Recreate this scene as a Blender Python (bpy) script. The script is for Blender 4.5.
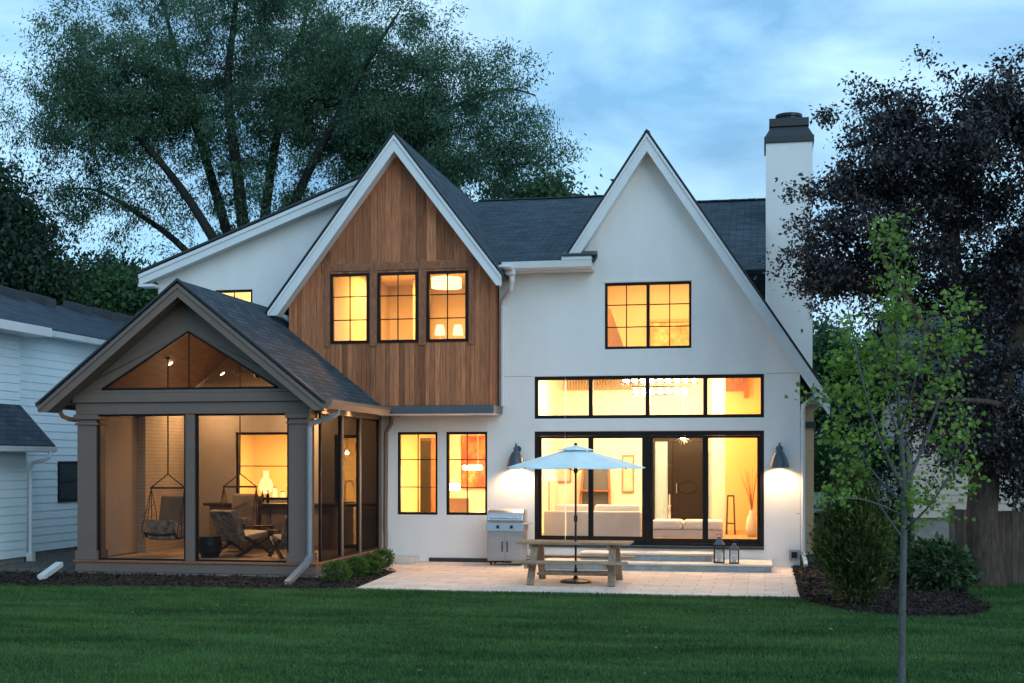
import bpy, bmesh, math, random
import numpy as np
from mathutils import Vector, Matrix

# ------------------------------------------------------------------ camera, sky, sun, exposure
scene = bpy.context.scene
for o in list(bpy.data.objects):
    bpy.data.objects.remove(o)
COL = scene.collection
F, CX, HOR, DIST, CAMZ = 1300.0, 512.0, 460.0, 28.3, 2.28
YAW = math.atan(253 / 1300.0)
SN, CS = math.sin(YAW), math.cos(YAW)
cam_d = bpy.data.cameras.new('camera')
cam_d.sensor_width = 36.0
cam_d.lens = 36.0 * F / 1024.0
cam_d.shift_y = (HOR - 341.5) / 1024.0
cam_d.clip_start = 0.1
cam_d.clip_end = 3000.0
cam = bpy.data.objects.new('camera', cam_d)
COL.objects.link(cam)
cam.location = (0, -DIST, CAMZ)
cam.rotation_euler = (math.radians(90), 0, YAW)
scene.camera = cam

SUN_EL, SUN_AZ = 14.0, 138.0       # low behind the photographer, veiled by cloud
world = bpy.data.worlds.new('World')
scene.world = world
world.use_nodes = True
wn, wl = world.node_tree.nodes, world.node_tree.links
wn.clear()
w_out = wn.new('ShaderNodeOutputWorld')
w_bg = wn.new('ShaderNodeBackground')
w_sky = wn.new('ShaderNodeTexSky')
w_sky.sky_type = 'NISHITA'
w_sky.sun_disc = False
w_sky.sun_elevation = math.radians(SUN_EL)
w_sky.sun_rotation = math.radians(SUN_AZ)
w_sky.ozone_density = 3.0
w_sky.air_density = 1.3
w_tc = wn.new('ShaderNodeTexCoord')
w_map = wn.new('ShaderNodeMapping')
w_map.inputs['Scale'].default_value = (1.0, 1.0, 2.1)
w_map.inputs['Location'].default_value = (3.7, -1.4, 2.2)
w_map.inputs['Rotation'].default_value = (0, math.radians(24), 0)
w_n1 = wn.new('ShaderNodeTexNoise')
w_n1.inputs['Scale'].default_value = 3.1
w_n1.inputs['Detail'].default_value = 7.0
w_n1.inputs['Roughness'].default_value = 0.5
w_n1.inputs['Distortion'].default_value = 0.5
w_r1 = wn.new('ShaderNodeValToRGB')
w_r1.color_ramp.elements[0].position = 0.40
w_r1.color_ramp.elements[1].position = 0.62
w_mix = wn.new('ShaderNodeMixRGB')
w_cloud = wn.new('ShaderNodeValToRGB')      # cloud tone: grey-blue bodies with pale breaks
w_cloud.color_ramp.elements[0].position = 0.40
w_cloud.color_ramp.elements[0].color = (0.85, 1.70, 2.65, 1)
w_cloud.color_ramp.elements[1].position = 0.68
w_cloud.color_ramp.elements[1].color = (2.5, 3.7, 4.7, 1)
w_n2 = wn.new('ShaderNodeTexNoise')
w_n2.inputs['Scale'].default_value = 3.0
w_n2.inputs['Distortion'].default_value = 0.7
w_n2.inputs['Detail'].default_value = 11.0
w_n2.inputs['Roughness'].default_value = 0.55
wl.new(w_tc.outputs['Generated'], w_map.inputs['Vector'])
wl.new(w_map.outputs[0], w_n1.inputs['Vector'])
wl.new(w_map.outputs[0], w_n2.inputs['Vector'])
wl.new(w_n1.outputs['Fac'], w_r1.inputs['Fac'])
wl.new(w_n2.outputs['Fac'], w_cloud.inputs['Fac'])
w_scale = wn.new('ShaderNodeMixRGB')
w_scale.blend_type = 'MULTIPLY'
w_scale.inputs['Fac'].default_value = 1.0
w_scale.inputs['Color2'].default_value = (0.42, 0.78, 0.95, 1)
wl.new(w_sky.outputs[0], w_scale.inputs['Color1'])
w_half = wn.new('ShaderNodeMath')
w_half.operation = 'MULTIPLY_ADD'
w_half.inputs[1].default_value = 0.22
w_half.inputs[2].default_value = 0.78
wl.new(w_r1.outputs[0], w_half.inputs[0])
wl.new(w_half.outputs[0], w_mix.inputs['Fac'])
wl.new(w_scale.outputs[0], w_mix.inputs['Color1'])
wl.new(w_cloud.outputs[0], w_mix.inputs['Color2'])
wl.new(w_mix.outputs[0], w_bg.inputs['Color'])
w_bg.inputs['Strength'].default_value = 0.15
wl.new(w_bg.outputs[0], w_out.inputs['Surface'])

sun_d = bpy.data.lights.new('sun', 'SUN')
sun_d.energy = 0.55
sun_d.color = (0.72, 0.88, 1.0)
sun_d.angle = math.radians(50)
sun = bpy.data.objects.new('sun', sun_d)
COL.objects.link(sun)
_a = math.radians(SUN_AZ)
_dir = Vector((math.sin(_a) * math.cos(math.radians(SUN_EL + 8)), math.cos(_a) * math.cos(math.radians(SUN_EL + 8)), math.sin(math.radians(SUN_EL + 8))))
sun.rotation_euler = _dir.to_track_quat('Z', 'Y').to_euler()
sun.location = (0, -20, 30)

vs = scene.view_settings
vs.view_transform = 'Standard'
vs.look = 'None'
vs.exposure = 1.06
vs.gamma = 1.0
vs.use_curve_mapping = False
cy = scene.cycles
cy.max_bounces = 8
cy.diffuse_bounces = 4
cy.glossy_bounces = 3
cy.transmission_bounces = 4
cy.transparent_max_bounces = 24
cy.caustics_reflective = False
cy.caustics_refractive = False
cy.sample_clamp_indirect = 4.0
cy.use_denoising = True

# ------------------------------------------------------------------ helpers
rnd = random.Random(7)


def at(px, py, Y):
    """A measured photo point laid on the upright plane at depth Y (metres)."""
    u = (px - CX) / F
    E = Y + DIST
    X = E * (u * CS - SN) / (CS + u * SN)
    zc = -SN * X + CS * E
    return Vector((X, Y, CAMZ - (py - HOR) / F * zc))


ORG = {}


def tag(o, label, cat, group=None, kind=None):
    if label:
        o['label'] = label
    if cat:
        o['category'] = cat
    if group:
        o['group'] = group
    if kind:
        o['kind'] = kind
    return o


def thing(name, loc, label, cat, group=None):
    o = bpy.data.objects.new(name, None)
    o.empty_display_size = 0.2
    COL.objects.link(o)
    o.location = loc
    ORG[o] = Vector(loc)
    return tag(o, label, cat, group)


def copy_tree(o, parent=None):
    c = o.copy()
    COL.objects.link(c)
    if parent is not None:
        c.parent = parent
    for ch in o.children:
        copy_tree(ch, c)
    return c


class MB:
    def __init__(s):
        s.v, s.f, s.tone = [], [], []
        s.t = 0.5

    def add(s, pts, faces):
        n = len(s.v)
        s.v += [tuple(p) for p in pts]
        s.tone += [s.t] * len(pts)
        s.f += [tuple(i + n for i in f) for f in faces]
        return s

    def box(s, x0, x1, y0, y1, z0, z1):
        return s.hexa([(x0, y0, z0), (x1, y0, z0), (x1, y1, z0), (x0, y1, z0), (x0, y0, z1), (x1, y0, z1), (x1, y1, z1), (x0, y1, z1)])

    def hexa(s, p):
        return s.add(p, [(3, 2, 1, 0), (4, 5, 6, 7), (0, 1, 5, 4), (1, 2, 6, 5), (2, 3, 7, 6), (3, 0, 4, 7)])

    def beam(s, a, b, w, h, up=(0, 0, 1)):
        a, b = Vector(a), Vector(b)
        d = (b - a).normalized()
        side = d.cross(Vector(up))
        side = side.normalized() if side.length > 1e-4 else Vector((1, 0, 0))
        u = side.cross(d).normalized()
        P = []
        for q in (a, b):
            for i, j in ((-1, -1), (1, -1), (1, 1), (-1, 1)):
                P.append(q + side * (w / 2 * i) + u * (h / 2 * j))
        return s.add(P, [(3, 2, 1, 0), (4, 5, 6, 7), (0, 1, 5, 4), (1, 2, 6, 5), (2, 3, 7, 6), (3, 0, 4, 7)])

    def prism(s, poly, plane, lo, hi):
        def P(a, b, t):
            return {'xz': (a, t, b), 'yz': (t, a, b), 'xy': (a, b, t)}[plane]
        n = len(poly)
        pts = [P(a, b, lo) for a, b in poly] + [P(a, b, hi) for a, b in poly]
        return s.add(pts, [tuple(range(n)), tuple(reversed(range(n, 2 * n)))] + [(i, i + n, (i + 1) % n + n, (i + 1) % n) for i in range(n)])

    def quad(s, *p):
        return s.add(p, [tuple(range(len(p)))])

    def tube(s, pts, r, n=8):
        pts = [Vector(p) for p in pts]
        if not isinstance(r, (list, tuple)):
            r = [r] * len(pts)
        V, Fc = [], []
        pu = None
        for i, p in enumerate(pts):
            d = (pts[min(i + 1, len(pts) - 1)] - pts[max(i - 1, 0)]).normalized()
            if pu is None:
                pu = Vector((0, 0, 1)) if abs(d.z) < 0.9 else Vector((1, 0, 0))
            pu = (pu - d * pu.dot(d))
            pu = pu.normalized() if pu.length > 1e-5 else d.orthogonal().normalized()
            w = d.cross(pu)
            for k in range(n):
                t = 2 * math.pi * k / n
                V.append(p + (pu * math.cos(t) + w * math.sin(t)) * r[i])
        for i in range(len(pts) - 1):
            for k in range(n):
                a, b = i * n + k, i * n + (k + 1) % n
                Fc.append((a, b, b + n, a + n))
        Fc.append(tuple(reversed(range(n))))
        Fc.append(tuple(range((len(pts) - 1) * n, len(pts) * n)))
        return s.add(V, Fc)

    def lathe(s, prof, c, n=20, ph=0.0, caps=True):
        c = Vector(c)
        V, Fc = [], []
        for r, z in prof:
            for k in range(n):
                t = 2 * math.pi * k / n + ph
                V.append(c + Vector((r * math.cos(t), r * math.sin(t), z)))
        for i in range(len(prof) - 1):
            for k in range(n):
                a, b = i * n + k, i * n + (k + 1) % n
                Fc.append((a, b, b + n, a + n))
        if caps and prof[0][0] > 1e-4:
            Fc.append(tuple(reversed(range(n))))
        if caps and prof[-1][0] > 1e-4:
            Fc.append(tuple(range((len(prof) - 1) * n, len(prof) * n)))
        return s.add(V, Fc)

    def ball(s, c, r, n=12, m=8):
        r = r if isinstance(r, (tuple, list)) else (r, r, r)
        V, Fc = [], []
        for i in range(m + 1):
            ph = -math.pi / 2 + math.pi * i / m
            for k in range(n):
                t = 2 * math.pi * k / n
                V.append((c[0] + r[0] * math.cos(ph) * math.cos(t), c[1] + r[1] * math.cos(ph) * math.sin(t), c[2] + r[2] * math.sin(ph)))
        for i in range(m):
            for k in range(n):
                a, b = i * n + k, i * n + (k + 1) % n
                Fc.append((a, b, b + n, a + n))
        return s.add(V, Fc)

    def build(s, name, mat, parent=None, bevel=0.0, smooth=False, merge=True):
        off = ORG.get(parent, Vector((0, 0, 0)))
        me = bpy.data.meshes.new(name)
        bm = bmesh.new()
        tl = bm.verts.layers.float.new('tone')
        uvl = bm.loops.layers.uv.new('metres')
        vv = [bm.verts.new((p[0] - off.x, p[1] - off.y, p[2] - off.z)) for p in s.v]
        for v, t in zip(vv, s.tone):
            v[tl] = t
        for f in s.f:
            try:
                bm.faces.new([vv[i] for i in f])
            except ValueError:
                pass
        if merge:
            bmesh.ops.remove_doubles(bm, verts=bm.verts, dist=1e-5)
        bmesh.ops.recalc_face_normals(bm, faces=bm.faces)
        Z = Vector((0, 0, 1))
        bm.normal_update()
        for f in bm.faces:
            n = f.normal
            u = Z.cross(n)
            u = u.normalized() if u.length > 1e-3 else Vector((1, 0, 0))
            v = n.cross(u)
            for l in f.loops:
                q = l.vert.co + off
                l[uvl].uv = (q.dot(u), q.dot(v))
            f.smooth = smooth
        bm.to_mesh(me)
        bm.free()
        me.materials.append(mat)
        o = bpy.data.objects.new(name, me)
        COL.objects.link(o)
        if parent is not None:
            o.parent = parent
            ORG[o] = off
        else:
            ORG[o] = Vector((0, 0, 0))
        if bevel:
            m = o.modifiers.new('bevel', 'BEVEL')
            m.width = bevel
            m.segments = 2
            m.limit_method = 'ANGLE'
        return o


def clip(poly, a, b, c):
    """keep the part of a 2D polygon with a*x + b*y <= c"""
    out = []
    for i in range(len(poly)):
        p, q = poly[i], poly[(i + 1) % len(poly)]
        dp, dq = a * p[0] + b * p[1] - c, a * q[0] + b * q[1] - c
        if dp <= 1e-9:
            out.append(p)
        if (dp < -1e-9 and dq > 1e-9) or (dp > 1e-9 and dq < -1e-9):
            t = dp / (dp - dq)
            out.append((p[0] + t * (q[0] - p[0]), p[1] + t * (q[1] - p[1])))
    return out


def wall_cells(polys, holes, xcuts=(), zcuts=()):
    xs = sorted({round(x, 4) for h in holes for x in h[:2]} | {round(p[0], 4) for P in polys for p in P} | {round(x, 4) for x in xcuts})
    zs = sorted({round(z, 4) for h in holes for z in h[2:]} | {round(p[1], 4) for P in polys for p in P} | {round(z, 4) for z in zcuts})
    for P in polys:
        area = sum(P[i][0] * P[(i + 1) % len(P)][1] - P[(i + 1) % len(P)][0] * P[i][1] for i in range(len(P)))
        Q = P if area > 0 else list(reversed(P))
        for x0, x1 in zip(xs, xs[1:]):
            for z0, z1 in zip(zs, zs[1:]):
                mx, mz = (x0 + x1) / 2, (z0 + z1) / 2
                if any(h[0] < mx < h[1] and h[2] < mz < h[3] for h in holes):
                    continue
                c = [(x0, z0), (x1, z0), (x1, z1), (x0, z1)]
                for i in range(len(Q)):
                    p, q = Q[i], Q[(i + 1) % len(Q)]
                    dx, dz = q[0] - p[0], q[1] - p[1]
                    c = clip(c, dz, -dx, dz * p[0] - dx * p[1])
                    if len(c) < 3:
                        break
                if len(c) >= 3:
                    yield c, x0, x1


def wall_xz(mb, polys, holes, y0, y1):
    for c, _, _ in wall_cells(polys, holes):
        mb.quad(*[(x, y0, z) for x, z in c])
        mb.quad(*[(x, y1, z) for x, z in reversed(c)])
    for x0, x1, z0, z1 in holes:
        mb.quad((x0, y0, z0), (x0, y1, z0), (x0, y1, z1), (x0, y0, z1))
        mb.quad((x1, y0, z0), (x1, y0, z1), (x1, y1, z1), (x1, y1, z0))
        mb.quad((x0, y0, z0), (x1, y0, z0), (x1, y1, z0), (x0, y1, z0))
        mb.quad((x0, y0, z1), (x0, y1, z1), (x1, y1, z1), (x1, y0, z1))
    for P in polys:
        for i in range(len(P)):
            a, b = P[i], P[(i + 1) % len(P)]
            if abs(a[1]) < 1e-6 and abs(b[1]) < 1e-6:
                continue
            mb.quad((a[0], y0, a[1]), (b[0], y0, b[1]), (b[0], y1, b[1]), (a[0], y1, a[1]))


# ------------------------------------------------------------------ materials
def nd(nt, typ, **kw):
    n = nt.nodes.new(typ)
    for k, v in kw.items():
        setattr(n, k, v)
    return n


def material(name, col, rough=0.6, metal=0.0, vary=0.0, vscale=3.0, bump=0.0, bscale=40.0, spec=0.5, stretch=None, tone=0.0, dirt=0.0):
    m = bpy.data.materials.new(name)
    m.use_nodes = True
    nt = m.node_tree
    b = nt.nodes['Principled BSDF']
    b.inputs['Roughness'].default_value = rough
    b.inputs['Metallic'].default_value = metal
    b.inputs['Specular IOR Level'].default_value = spec
    b.inputs['Base Color'].default_value = (*col, 1)
    tc = nd(nt, 'ShaderNodeTexCoord')
    mp = nd(nt, 'ShaderNodeMapping')
    nt.links.new(tc.outputs['Object'], mp.inputs['Vector'])
    if stretch:
        mp.inputs['Scale'].default_value = stretch
    src = None
    if vary:
        no = nd(nt, 'ShaderNodeTexNoise')
        no.inputs['Scale'].default_value = vscale
        no.inputs['Detail'].default_value = 6
        no.inputs['Roughness'].default_value = 0.6
        nt.links.new(mp.outputs[0], no.inputs['Vector'])
        rp = nd(nt, 'ShaderNodeValToRGB')
        rp.color_ramp.elements[0].position = 0.3
        rp.color_ramp.elements[1].position = 0.7
        rp.color_ramp.elements[0].color = (*[max(0, c * (1 - vary)) for c in col], 1)
        rp.color_ramp.elements[1].color = (*[min(1, c * (1 + vary)) for c in col], 1)
        nt.links.new(no.outputs['Fac'], rp.inputs['Fac'])
        src = rp.outputs[0]
    if tone:
        at_ = nd(nt, 'ShaderNodeAttribute', attribute_name='tone')
        mr = nd(nt, 'ShaderNodeMapRange')
        mr.inputs['To Min'].default_value = 1 - tone
        mr.inputs['To Max'].default_value = 1 + tone
        nt.links.new(at_.outputs['Fac'], mr.inputs['Value'])
        mx = nd(nt, 'ShaderNodeMixRGB', blend_type='MULTIPLY')
        mx.inputs['Fac'].default_value = 1
        if src:
            nt.links.new(src, mx.inputs['Color1'])
        else:
            mx.inputs['Color1'].default_value = (*col, 1)
        nt.links.new(mr.outputs[0], mx.inputs['Color2'])
        src = mx.outputs[0]
    if src:
        nt.links.new(src, b.inputs['Base Color'])
    if bump:
        nb = nd(nt, 'ShaderNodeTexNoise')
        nb.inputs['Scale'].default_value = bscale
        nb.inputs['Detail'].default_value = 5
        nt.links.new(mp.outputs[0], nb.inputs['Vector'])
        bp = nd(nt, 'ShaderNodeBump')
        bp.inputs['Strength'].default_value = bump
        bp.inputs['Distance'].default_value = 0.02
        nt.links.new(nb.outputs['Fac'], bp.inputs['Height'])
        nt.links.new(bp.outputs[0], b.inputs['Normal'])
    return m


def brick_material(name, c1, c2, cm, w, h, mortar, rough=0.85, bump=0.4, vary=0.25, vscale=1.3, offset=0.5, msmooth=0.2):
    m = bpy.data.materials.new(name)
    m.use_nodes = True
    nt = m.node_tree
    b = nt.nodes['Principled BSDF']
    b.inputs['Roughness'].default_value = rough
    b.inputs['Specular IOR Level'].default_value = 0.3
    uv = nd(nt, 'ShaderNodeUVMap', uv_map='metres')
    br = nd(nt, 'ShaderNodeTexBrick')
    br.offset = offset
    br.inputs['Color1'].default_value = (*c1, 1)
    br.inputs['Color2'].default_value = (*c2, 1)
    br.inputs['Mortar'].default_value = (*cm, 1)
    br.inputs['Scale'].default_value = 1.0
    br.inputs['Mortar Size'].default_value = mortar
    br.inputs['Mortar Smooth'].default_value = msmooth
    br.inputs['Brick Width'].default_value = w
    br.inputs['Row Height'].default_value = h
    nt.links.new(uv.outputs[0], br.inputs['Vector'])
    no = nd(nt, 'ShaderNodeTexNoise')
    no.inputs['Scale'].default_value = vscale
    no.inputs['Detail'].default_value = 8
    no.inputs['Roughness'].default_value = 0.65
    nt.links.new(uv.outputs[0], no.inputs['Vector'])
    mr = nd(nt, 'ShaderNodeMapRange')
    mr.inputs['From Min'].default_value = 0.3
    mr.inputs['From Max'].default_value = 0.7
    mr.inputs['To Min'].default_value = 1 - vary
    mr.inputs['To Max'].default_value = 1 + vary
    nt.links.new(no.outputs['Fac'], mr.inputs['Value'])
    mx = nd(nt, 'ShaderNodeMixRGB', blend_type='MULTIPLY')
    mx.inputs['Fac'].default_value = 1
    nt.links.new(br.outputs['Color'], mx.inputs['Color1'])
    nt.links.new(mr.outputs[0], mx.inputs['Color2'])
    nt.links.new(mx.outputs[0], b.inputs['Base Color'])
    inv = nd(nt, 'ShaderNodeMath', operation='SUBTRACT')
    inv.inputs[0].default_value = 1
    nt.links.new(br.outputs['Fac'], inv.inputs[1])
    n2 = nd(nt, 'ShaderNodeTexNoise')
    n2.inputs['Scale'].default_value = 25
    n2.inputs['Detail'].default_value = 4
    nt.links.new(uv.outputs[0], n2.inputs['Vector'])
    ad = nd(nt, 'ShaderNodeMath', operation='MULTIPLY_ADD')
    ad.inputs[1].default_value = 0.35
    nt.links.new(n2.outputs['Fac'], ad.inputs[0])
    nt.links.new(inv.outputs[0], ad.inputs[2])
    bp = nd(nt, 'ShaderNodeBump')
    bp.inputs['Strength'].default_value = bump
    bp.inputs['Distance'].default_value = 0.01
    nt.links.new(ad.outputs[0], bp.inputs['Height'])
    nt.links.new(bp.outputs[0], b.inputs['Normal'])
    return m


def glass_material(name, fac=0.07, tint=(0.97, 0.98, 1.0)):
    m = bpy.data.materials.new(name)
    m.use_nodes = True
    nt = m.node_tree
    nt.nodes.remove(nt.nodes['Principled BSDF'])
    out = nt.nodes['Material Output']
    t = nd(nt, 'ShaderNodeBsdfTransparent')
    t.inputs['Color'].default_value = (*tint, 1)
    g = nd(nt, 'ShaderNodeBsdfGlossy')
    g.inputs['Roughness'].default_value = 0.02
    mx = nd(nt, 'ShaderNodeMixShader')
    mx.inputs['Fac'].default_value = fac
    nt.links.new(t.outputs[0], mx.inputs[1])
    nt.links.new(g.outputs[0], mx.inputs[2])
    nt.links.new(mx.outputs[0], out.inputs['Surface'])
    return m


def screen_material(name, fac, col):
    m = bpy.data.materials.new(name)
    m.use_nodes = True
    nt = m.node_tree
    nt.nodes.remove(nt.nodes['Principled BSDF'])
    out = nt.nodes['Material Output']
    t = nd(nt, 'ShaderNodeBsdfTransparent')
    g = nd(nt, 'ShaderNodeBsdfDiffuse')
    g.inputs['Color'].default_value = (*col, 1)
    mx = nd(nt, 'ShaderNodeMixShader')
    mx.inputs['Fac'].default_value = fac
    nt.links.new(t.outputs[0], mx.inputs[1])
    nt.links.new(g.outputs[0], mx.inputs[2])
    nt.links.new(mx.outputs[0], out.inputs['Surface'])
    return m


def emit_material(name, col, strength):
    m = bpy.data.materials.new(name)
    m.use_nodes = True
    nt = m.node_tree
    nt.nodes.remove(nt.nodes['Principled BSDF'])
    e = nd(nt, 'ShaderNodeEmission')
    e.inputs['Color'].default_value = (*col, 1)
    e.inputs['Strength'].default_value = strength
    nt.links.new(e.outputs[0], nt.nodes['Material Output'].inputs['Surface'])
    return m


def leaf_material(name, dark, light, trans=0.3, rough=0.5, patch=0.0, spec=0.25):
    m = bpy.data.materials.new(name)
    m.use_nodes = True
    nt = m.node_tree
    nt.nodes.remove(nt.nodes['Principled BSDF'])
    a = nd(nt, 'ShaderNodeAttribute', attribute_name='tone')
    fac = a.outputs['Fac']
    if patch:
        tc = nd(nt, 'ShaderNodeTexCoord')
        no = nd(nt, 'ShaderNodeTexNoise')
        no.inputs['Scale'].default_value = 0.9
        no.inputs['Detail'].default_value = 5
        no.inputs['Roughness'].default_value = 0.6
        mp = nd(nt, 'ShaderNodeMapping')
        mp.inputs['Scale'].default_value = (0.45, 1.3, 1.0)
        nt.links.new(tc.outputs['Object'], mp.inputs['Vector'])
        nt.links.new(mp.outputs[0], no.inputs['Vector'])
        mr = nd(nt, 'ShaderNodeMapRange')
        mr.inputs['From Min'].default_value = 0.3
        mr.inputs['From Max'].default_value = 0.7
        mr.inputs['To Min'].default_value = -patch
        mr.inputs['To Max'].default_value = patch
        nt.links.new(no.outputs['Fac'], mr.inputs['Value'])
        ad = nd(nt, 'ShaderNodeMath', operation='ADD', use_clamp=True)
        nt.links.new(fac, ad.inputs[0])
        nt.links.new(mr.outputs[0], ad.inputs[1])
        fac = ad.outputs[0]
    r = nd(nt, 'ShaderNodeValToRGB')
    r.color_ramp.elements[0].color = (*dark, 1)
    r.color_ramp.elements[1].color = (*light, 1)
    nt.links.new(fac, r.inputs['Fac'])
    b = nd(nt, 'ShaderNodeBsdfPrincipled')
    b.inputs['Roughness'].default_value = rough
    b.inputs['Specular IOR Level'].default_value = spec
    t = nd(nt, 'ShaderNodeBsdfTranslucent')
    mx = nd(nt, 'ShaderNodeMixShader')
    mx.inputs['Fac'].default_value = trans
    nt.links.new(r.outputs[0], b.inputs['Base Color'])
    nt.links.new(r.outputs[0], t.inputs['Color'])
    nt.links.new(b.outputs[0], mx.inputs[1])
    nt.links.new(t.outputs[0], mx.inputs[2])
    nt.links.new(mx.outputs[0], nt.nodes['Material Output'].inputs['Surface'])
    return m


M = {}
M['stucco'] = material('white_stucco', (0.83, 0.80, 0.77), 0.9, vary=0.04, vscale=1.6, stretch=(1, 1, 0.3), bump=0.25, bscale=90, spec=0.2)
M['trim'] = material('white_trim_paint', (0.74, 0.74, 0.74), 0.5, vary=0.05, vscale=2)
M['gutterwhite'] = material('white_gutter_metal', (0.72, 0.72, 0.72), 0.35, vary=0.05)
M['cedar'] = material('stained_cedar', (0.40, 0.148, 0.068), 0.65, vary=0.36, vscale=3.0, stretch=(9, 9, 0.7), bump=0.25, bscale=18, tone=0.48, spec=0.2)
M['cedartrim'] = material('cedar_trim', (0.30, 0.115, 0.058), 0.6, vary=0.3, vscale=3.0, stretch=(5, 5, 2), bump=0.2, bscale=18, spec=0.3)
M['porch'] = material('taupe_paint', (0.185, 0.125, 0.098), 0.55, vary=0.06, vscale=2)
M['soffit'] = material('taupe_soffit', (0.12, 0.095, 0.082), 0.7, vary=0.08)
M['band'] = material('slate_metal_band', (0.11, 0.12, 0.135), 0.4, 0.3, vary=0.06)
M['frame'] = material('black_window_frame', (0.012, 0.010, 0.010), 0.5, spec=0.2)
M['shingle'] = brick_material('asphalt_shingle', (0.030, 0.046, 0.060), (0.060, 0.084, 0.104), (0.012, 0.018, 0.026), 0.34, 0.145, 0.012, bump=0.8, vary=0.35, vscale=2.2)
M['shingle2'] = brick_material('neighbour_shingle', (0.034, 0.048, 0.066), (0.055, 0.073, 0.098), (0.018, 0.026, 0.038), 0.34, 0.145, 0.010, bump=0.6, vary=0.3)
M['flash'] = material('dark_flashing', (0.03, 0.032, 0.036), 0.5)
M['siding'] = material('white_lap_siding', (0.76, 0.87, 0.92), 0.6, vary=0.05, vscale=1.5)
M['tansiding'] = material('tan_lap_siding', (0.60, 0.50, 0.42), 0.7, vary=0.07)
M['tanpanel'] = material('tan_and_warm_glow', (0.46, 0.29, 0.17), 0.7, vary=0.1, vscale=2)  # tan things; on the chimney base it stands for warm light
M['found'] = material('concrete_foundation', (0.30, 0.27, 0.25), 0.9, vary=0.2, bump=0.2)
M['paver'] = brick_material('limestone_pavers', (0.70, 0.55, 0.46), (0.78, 0.64, 0.55), (0.32, 0.25, 0.20), 0.61, 0.41, 0.006, bump=0.35, vary=0.12, vscale=2.5)
M['stone'] = material('limestone_tread', (0.62, 0.57, 0.52), 0.8, vary=0.12, vscale=4, bump=0.15)
M['riser'] = material('grey_bluestone_riser', (0.34, 0.36, 0.36), 0.85, vary=0.25, vscale=5, bump=0.2)
M['mulch'] = material('dark_mulch', (0.022, 0.015, 0.012), 0.95, vary=0.6, vscale=30, bump=1.0, bscale=60)
M['soil'] = material('bare_soil', (0.10, 0.085, 0.075), 0.95, vary=0.5, vscale=9, bump=0.9, bscale=40)
M['lawn'] = material('lawn_soil', (0.018, 0.050, 0.012), 0.95, vary=0.35, vscale=0.6, bump=0.6, bscale=60)
M['polished'] = material('polished_steel', (0.60, 0.61, 0.63), 0.24, 0.95, vary=0.05, vscale=4, stretch=(0.4, 1, 20))
M['plasterglow'] = material('plaster_with_orange_glow', (0.66, 0.44, 0.20), 0.9, vary=0.04)  # orange lamplight put into the plaster colour
M['boot'] = material('grey_downspout_metal', (0.26, 0.26, 0.28), 0.4, 0.2, vary=0.08)
M['glass'] = glass_material('window_glass', 0.035)
M['glassup'] = glass_material('lantern_glass', 0.12)
M['screen'] = screen_material('insect_screen', 0.28, (0.02, 0.02, 0.02))
M['screenside'] = screen_material('insect_screen_side', 0.64, (0.02, 0.016, 0.014))
M['plaster'] = material('cream_plaster', (0.70, 0.62, 0.48), 0.9, vary=0.03)
M['plasterw'] = material('ivory_plaster', (0.78, 0.73, 0.62), 0.9, vary=0.03)
M['oak'] = material('oak_floor', (0.30, 0.19, 0.10), 0.45, vary=0.25, stretch=(1, 6, 1), vscale=3)
M['darkwood'] = material('dark_stained_wood', (0.055, 0.032, 0.018), 0.4, vary=0.3, stretch=(6, 6, 1))
M['doorwood'] = material('umber_painted_door', (0.013, 0.009, 0.006), 0.42, vary=0.15, spec=0.25)
M['weathered'] = material('weathered_teak', (0.34, 0.235, 0.155), 0.8, vary=0.35, vscale=4, stretch=(1, 8, 8), bump=0.3, bscale=25, tone=0.2)
M['weatheredleg'] = material('weathered_teak_leg', (0.30, 0.205, 0.135), 0.8, vary=0.35, vscale=4, stretch=(6, 6, 1), bump=0.3, bscale=25)
M['steel'] = material('brushed_steel', (0.44, 0.45, 0.46), 0.38, 0.85, vary=0.06, vscale=4, stretch=(0.4, 1, 20))
M['blackmetal'] = material('black_metal', (0.015, 0.015, 0.016), 0.4, 0.3)
M['sconce'] = material('slate_blue_enamel', (0.055, 0.075, 0.10), 0.35)
M['sconcein'] = material('white_enamel', (0.8, 0.78, 0.74), 0.4)
M['canvas'] = material('pale_aqua_canvas', (0.70, 0.84, 0.84), 0.85, vary=0.05, vscale=5, bump=0.1, bscale=200)
M['linen'] = material('oat_linen', (0.62, 0.56, 0.47), 0.9, vary=0.06, bump=0.15, bscale=120)
M['linenw'] = material('white_linen', (0.78, 0.74, 0.66), 0.9, vary=0.05, bump=0.1, bscale=120)
M['bulb'] = emit_material('lit_bulb', (1.0, 0.72, 0.36), 30)
M['bulbwhite'] = emit_material('lit_crystal', (1.0, 0.80, 0.50), 40)
M['glowshade'] = emit_material('lit_lamp_shade', (1.0, 0.62, 0.22), 1.7)
M['downlight'] = emit_material('lit_downlight', (1.0, 0.66, 0.32), 14)
M['brickpaint'] = brick_material('painted_brick', (0.60, 0.50, 0.38), (0.66, 0.55, 0.42), (0.42, 0.34, 0.26), 0.22, 0.075, 0.006, bump=0.5, vary=0.1)
M['porchceil'] = material('stained_ceiling_boards', (0.20, 0.105, 0.055), 0.6, vary=0.3, stretch=(8, 1, 8), vscale=2)
M['porchfloor'] = material('porch_floor_tile', (0.38, 0.29, 0.22), 0.7, vary=0.15)
M['rope'] = material('brown_rope', (0.06, 0.04, 0.03), 0.9)
M['bark'] = material('grey_brown_bark', (0.085, 0.058, 0.042), 0.95, vary=0.5, vscale=5, stretch=(4, 4, 0.8), bump=1.0, bscale=14)
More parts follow.
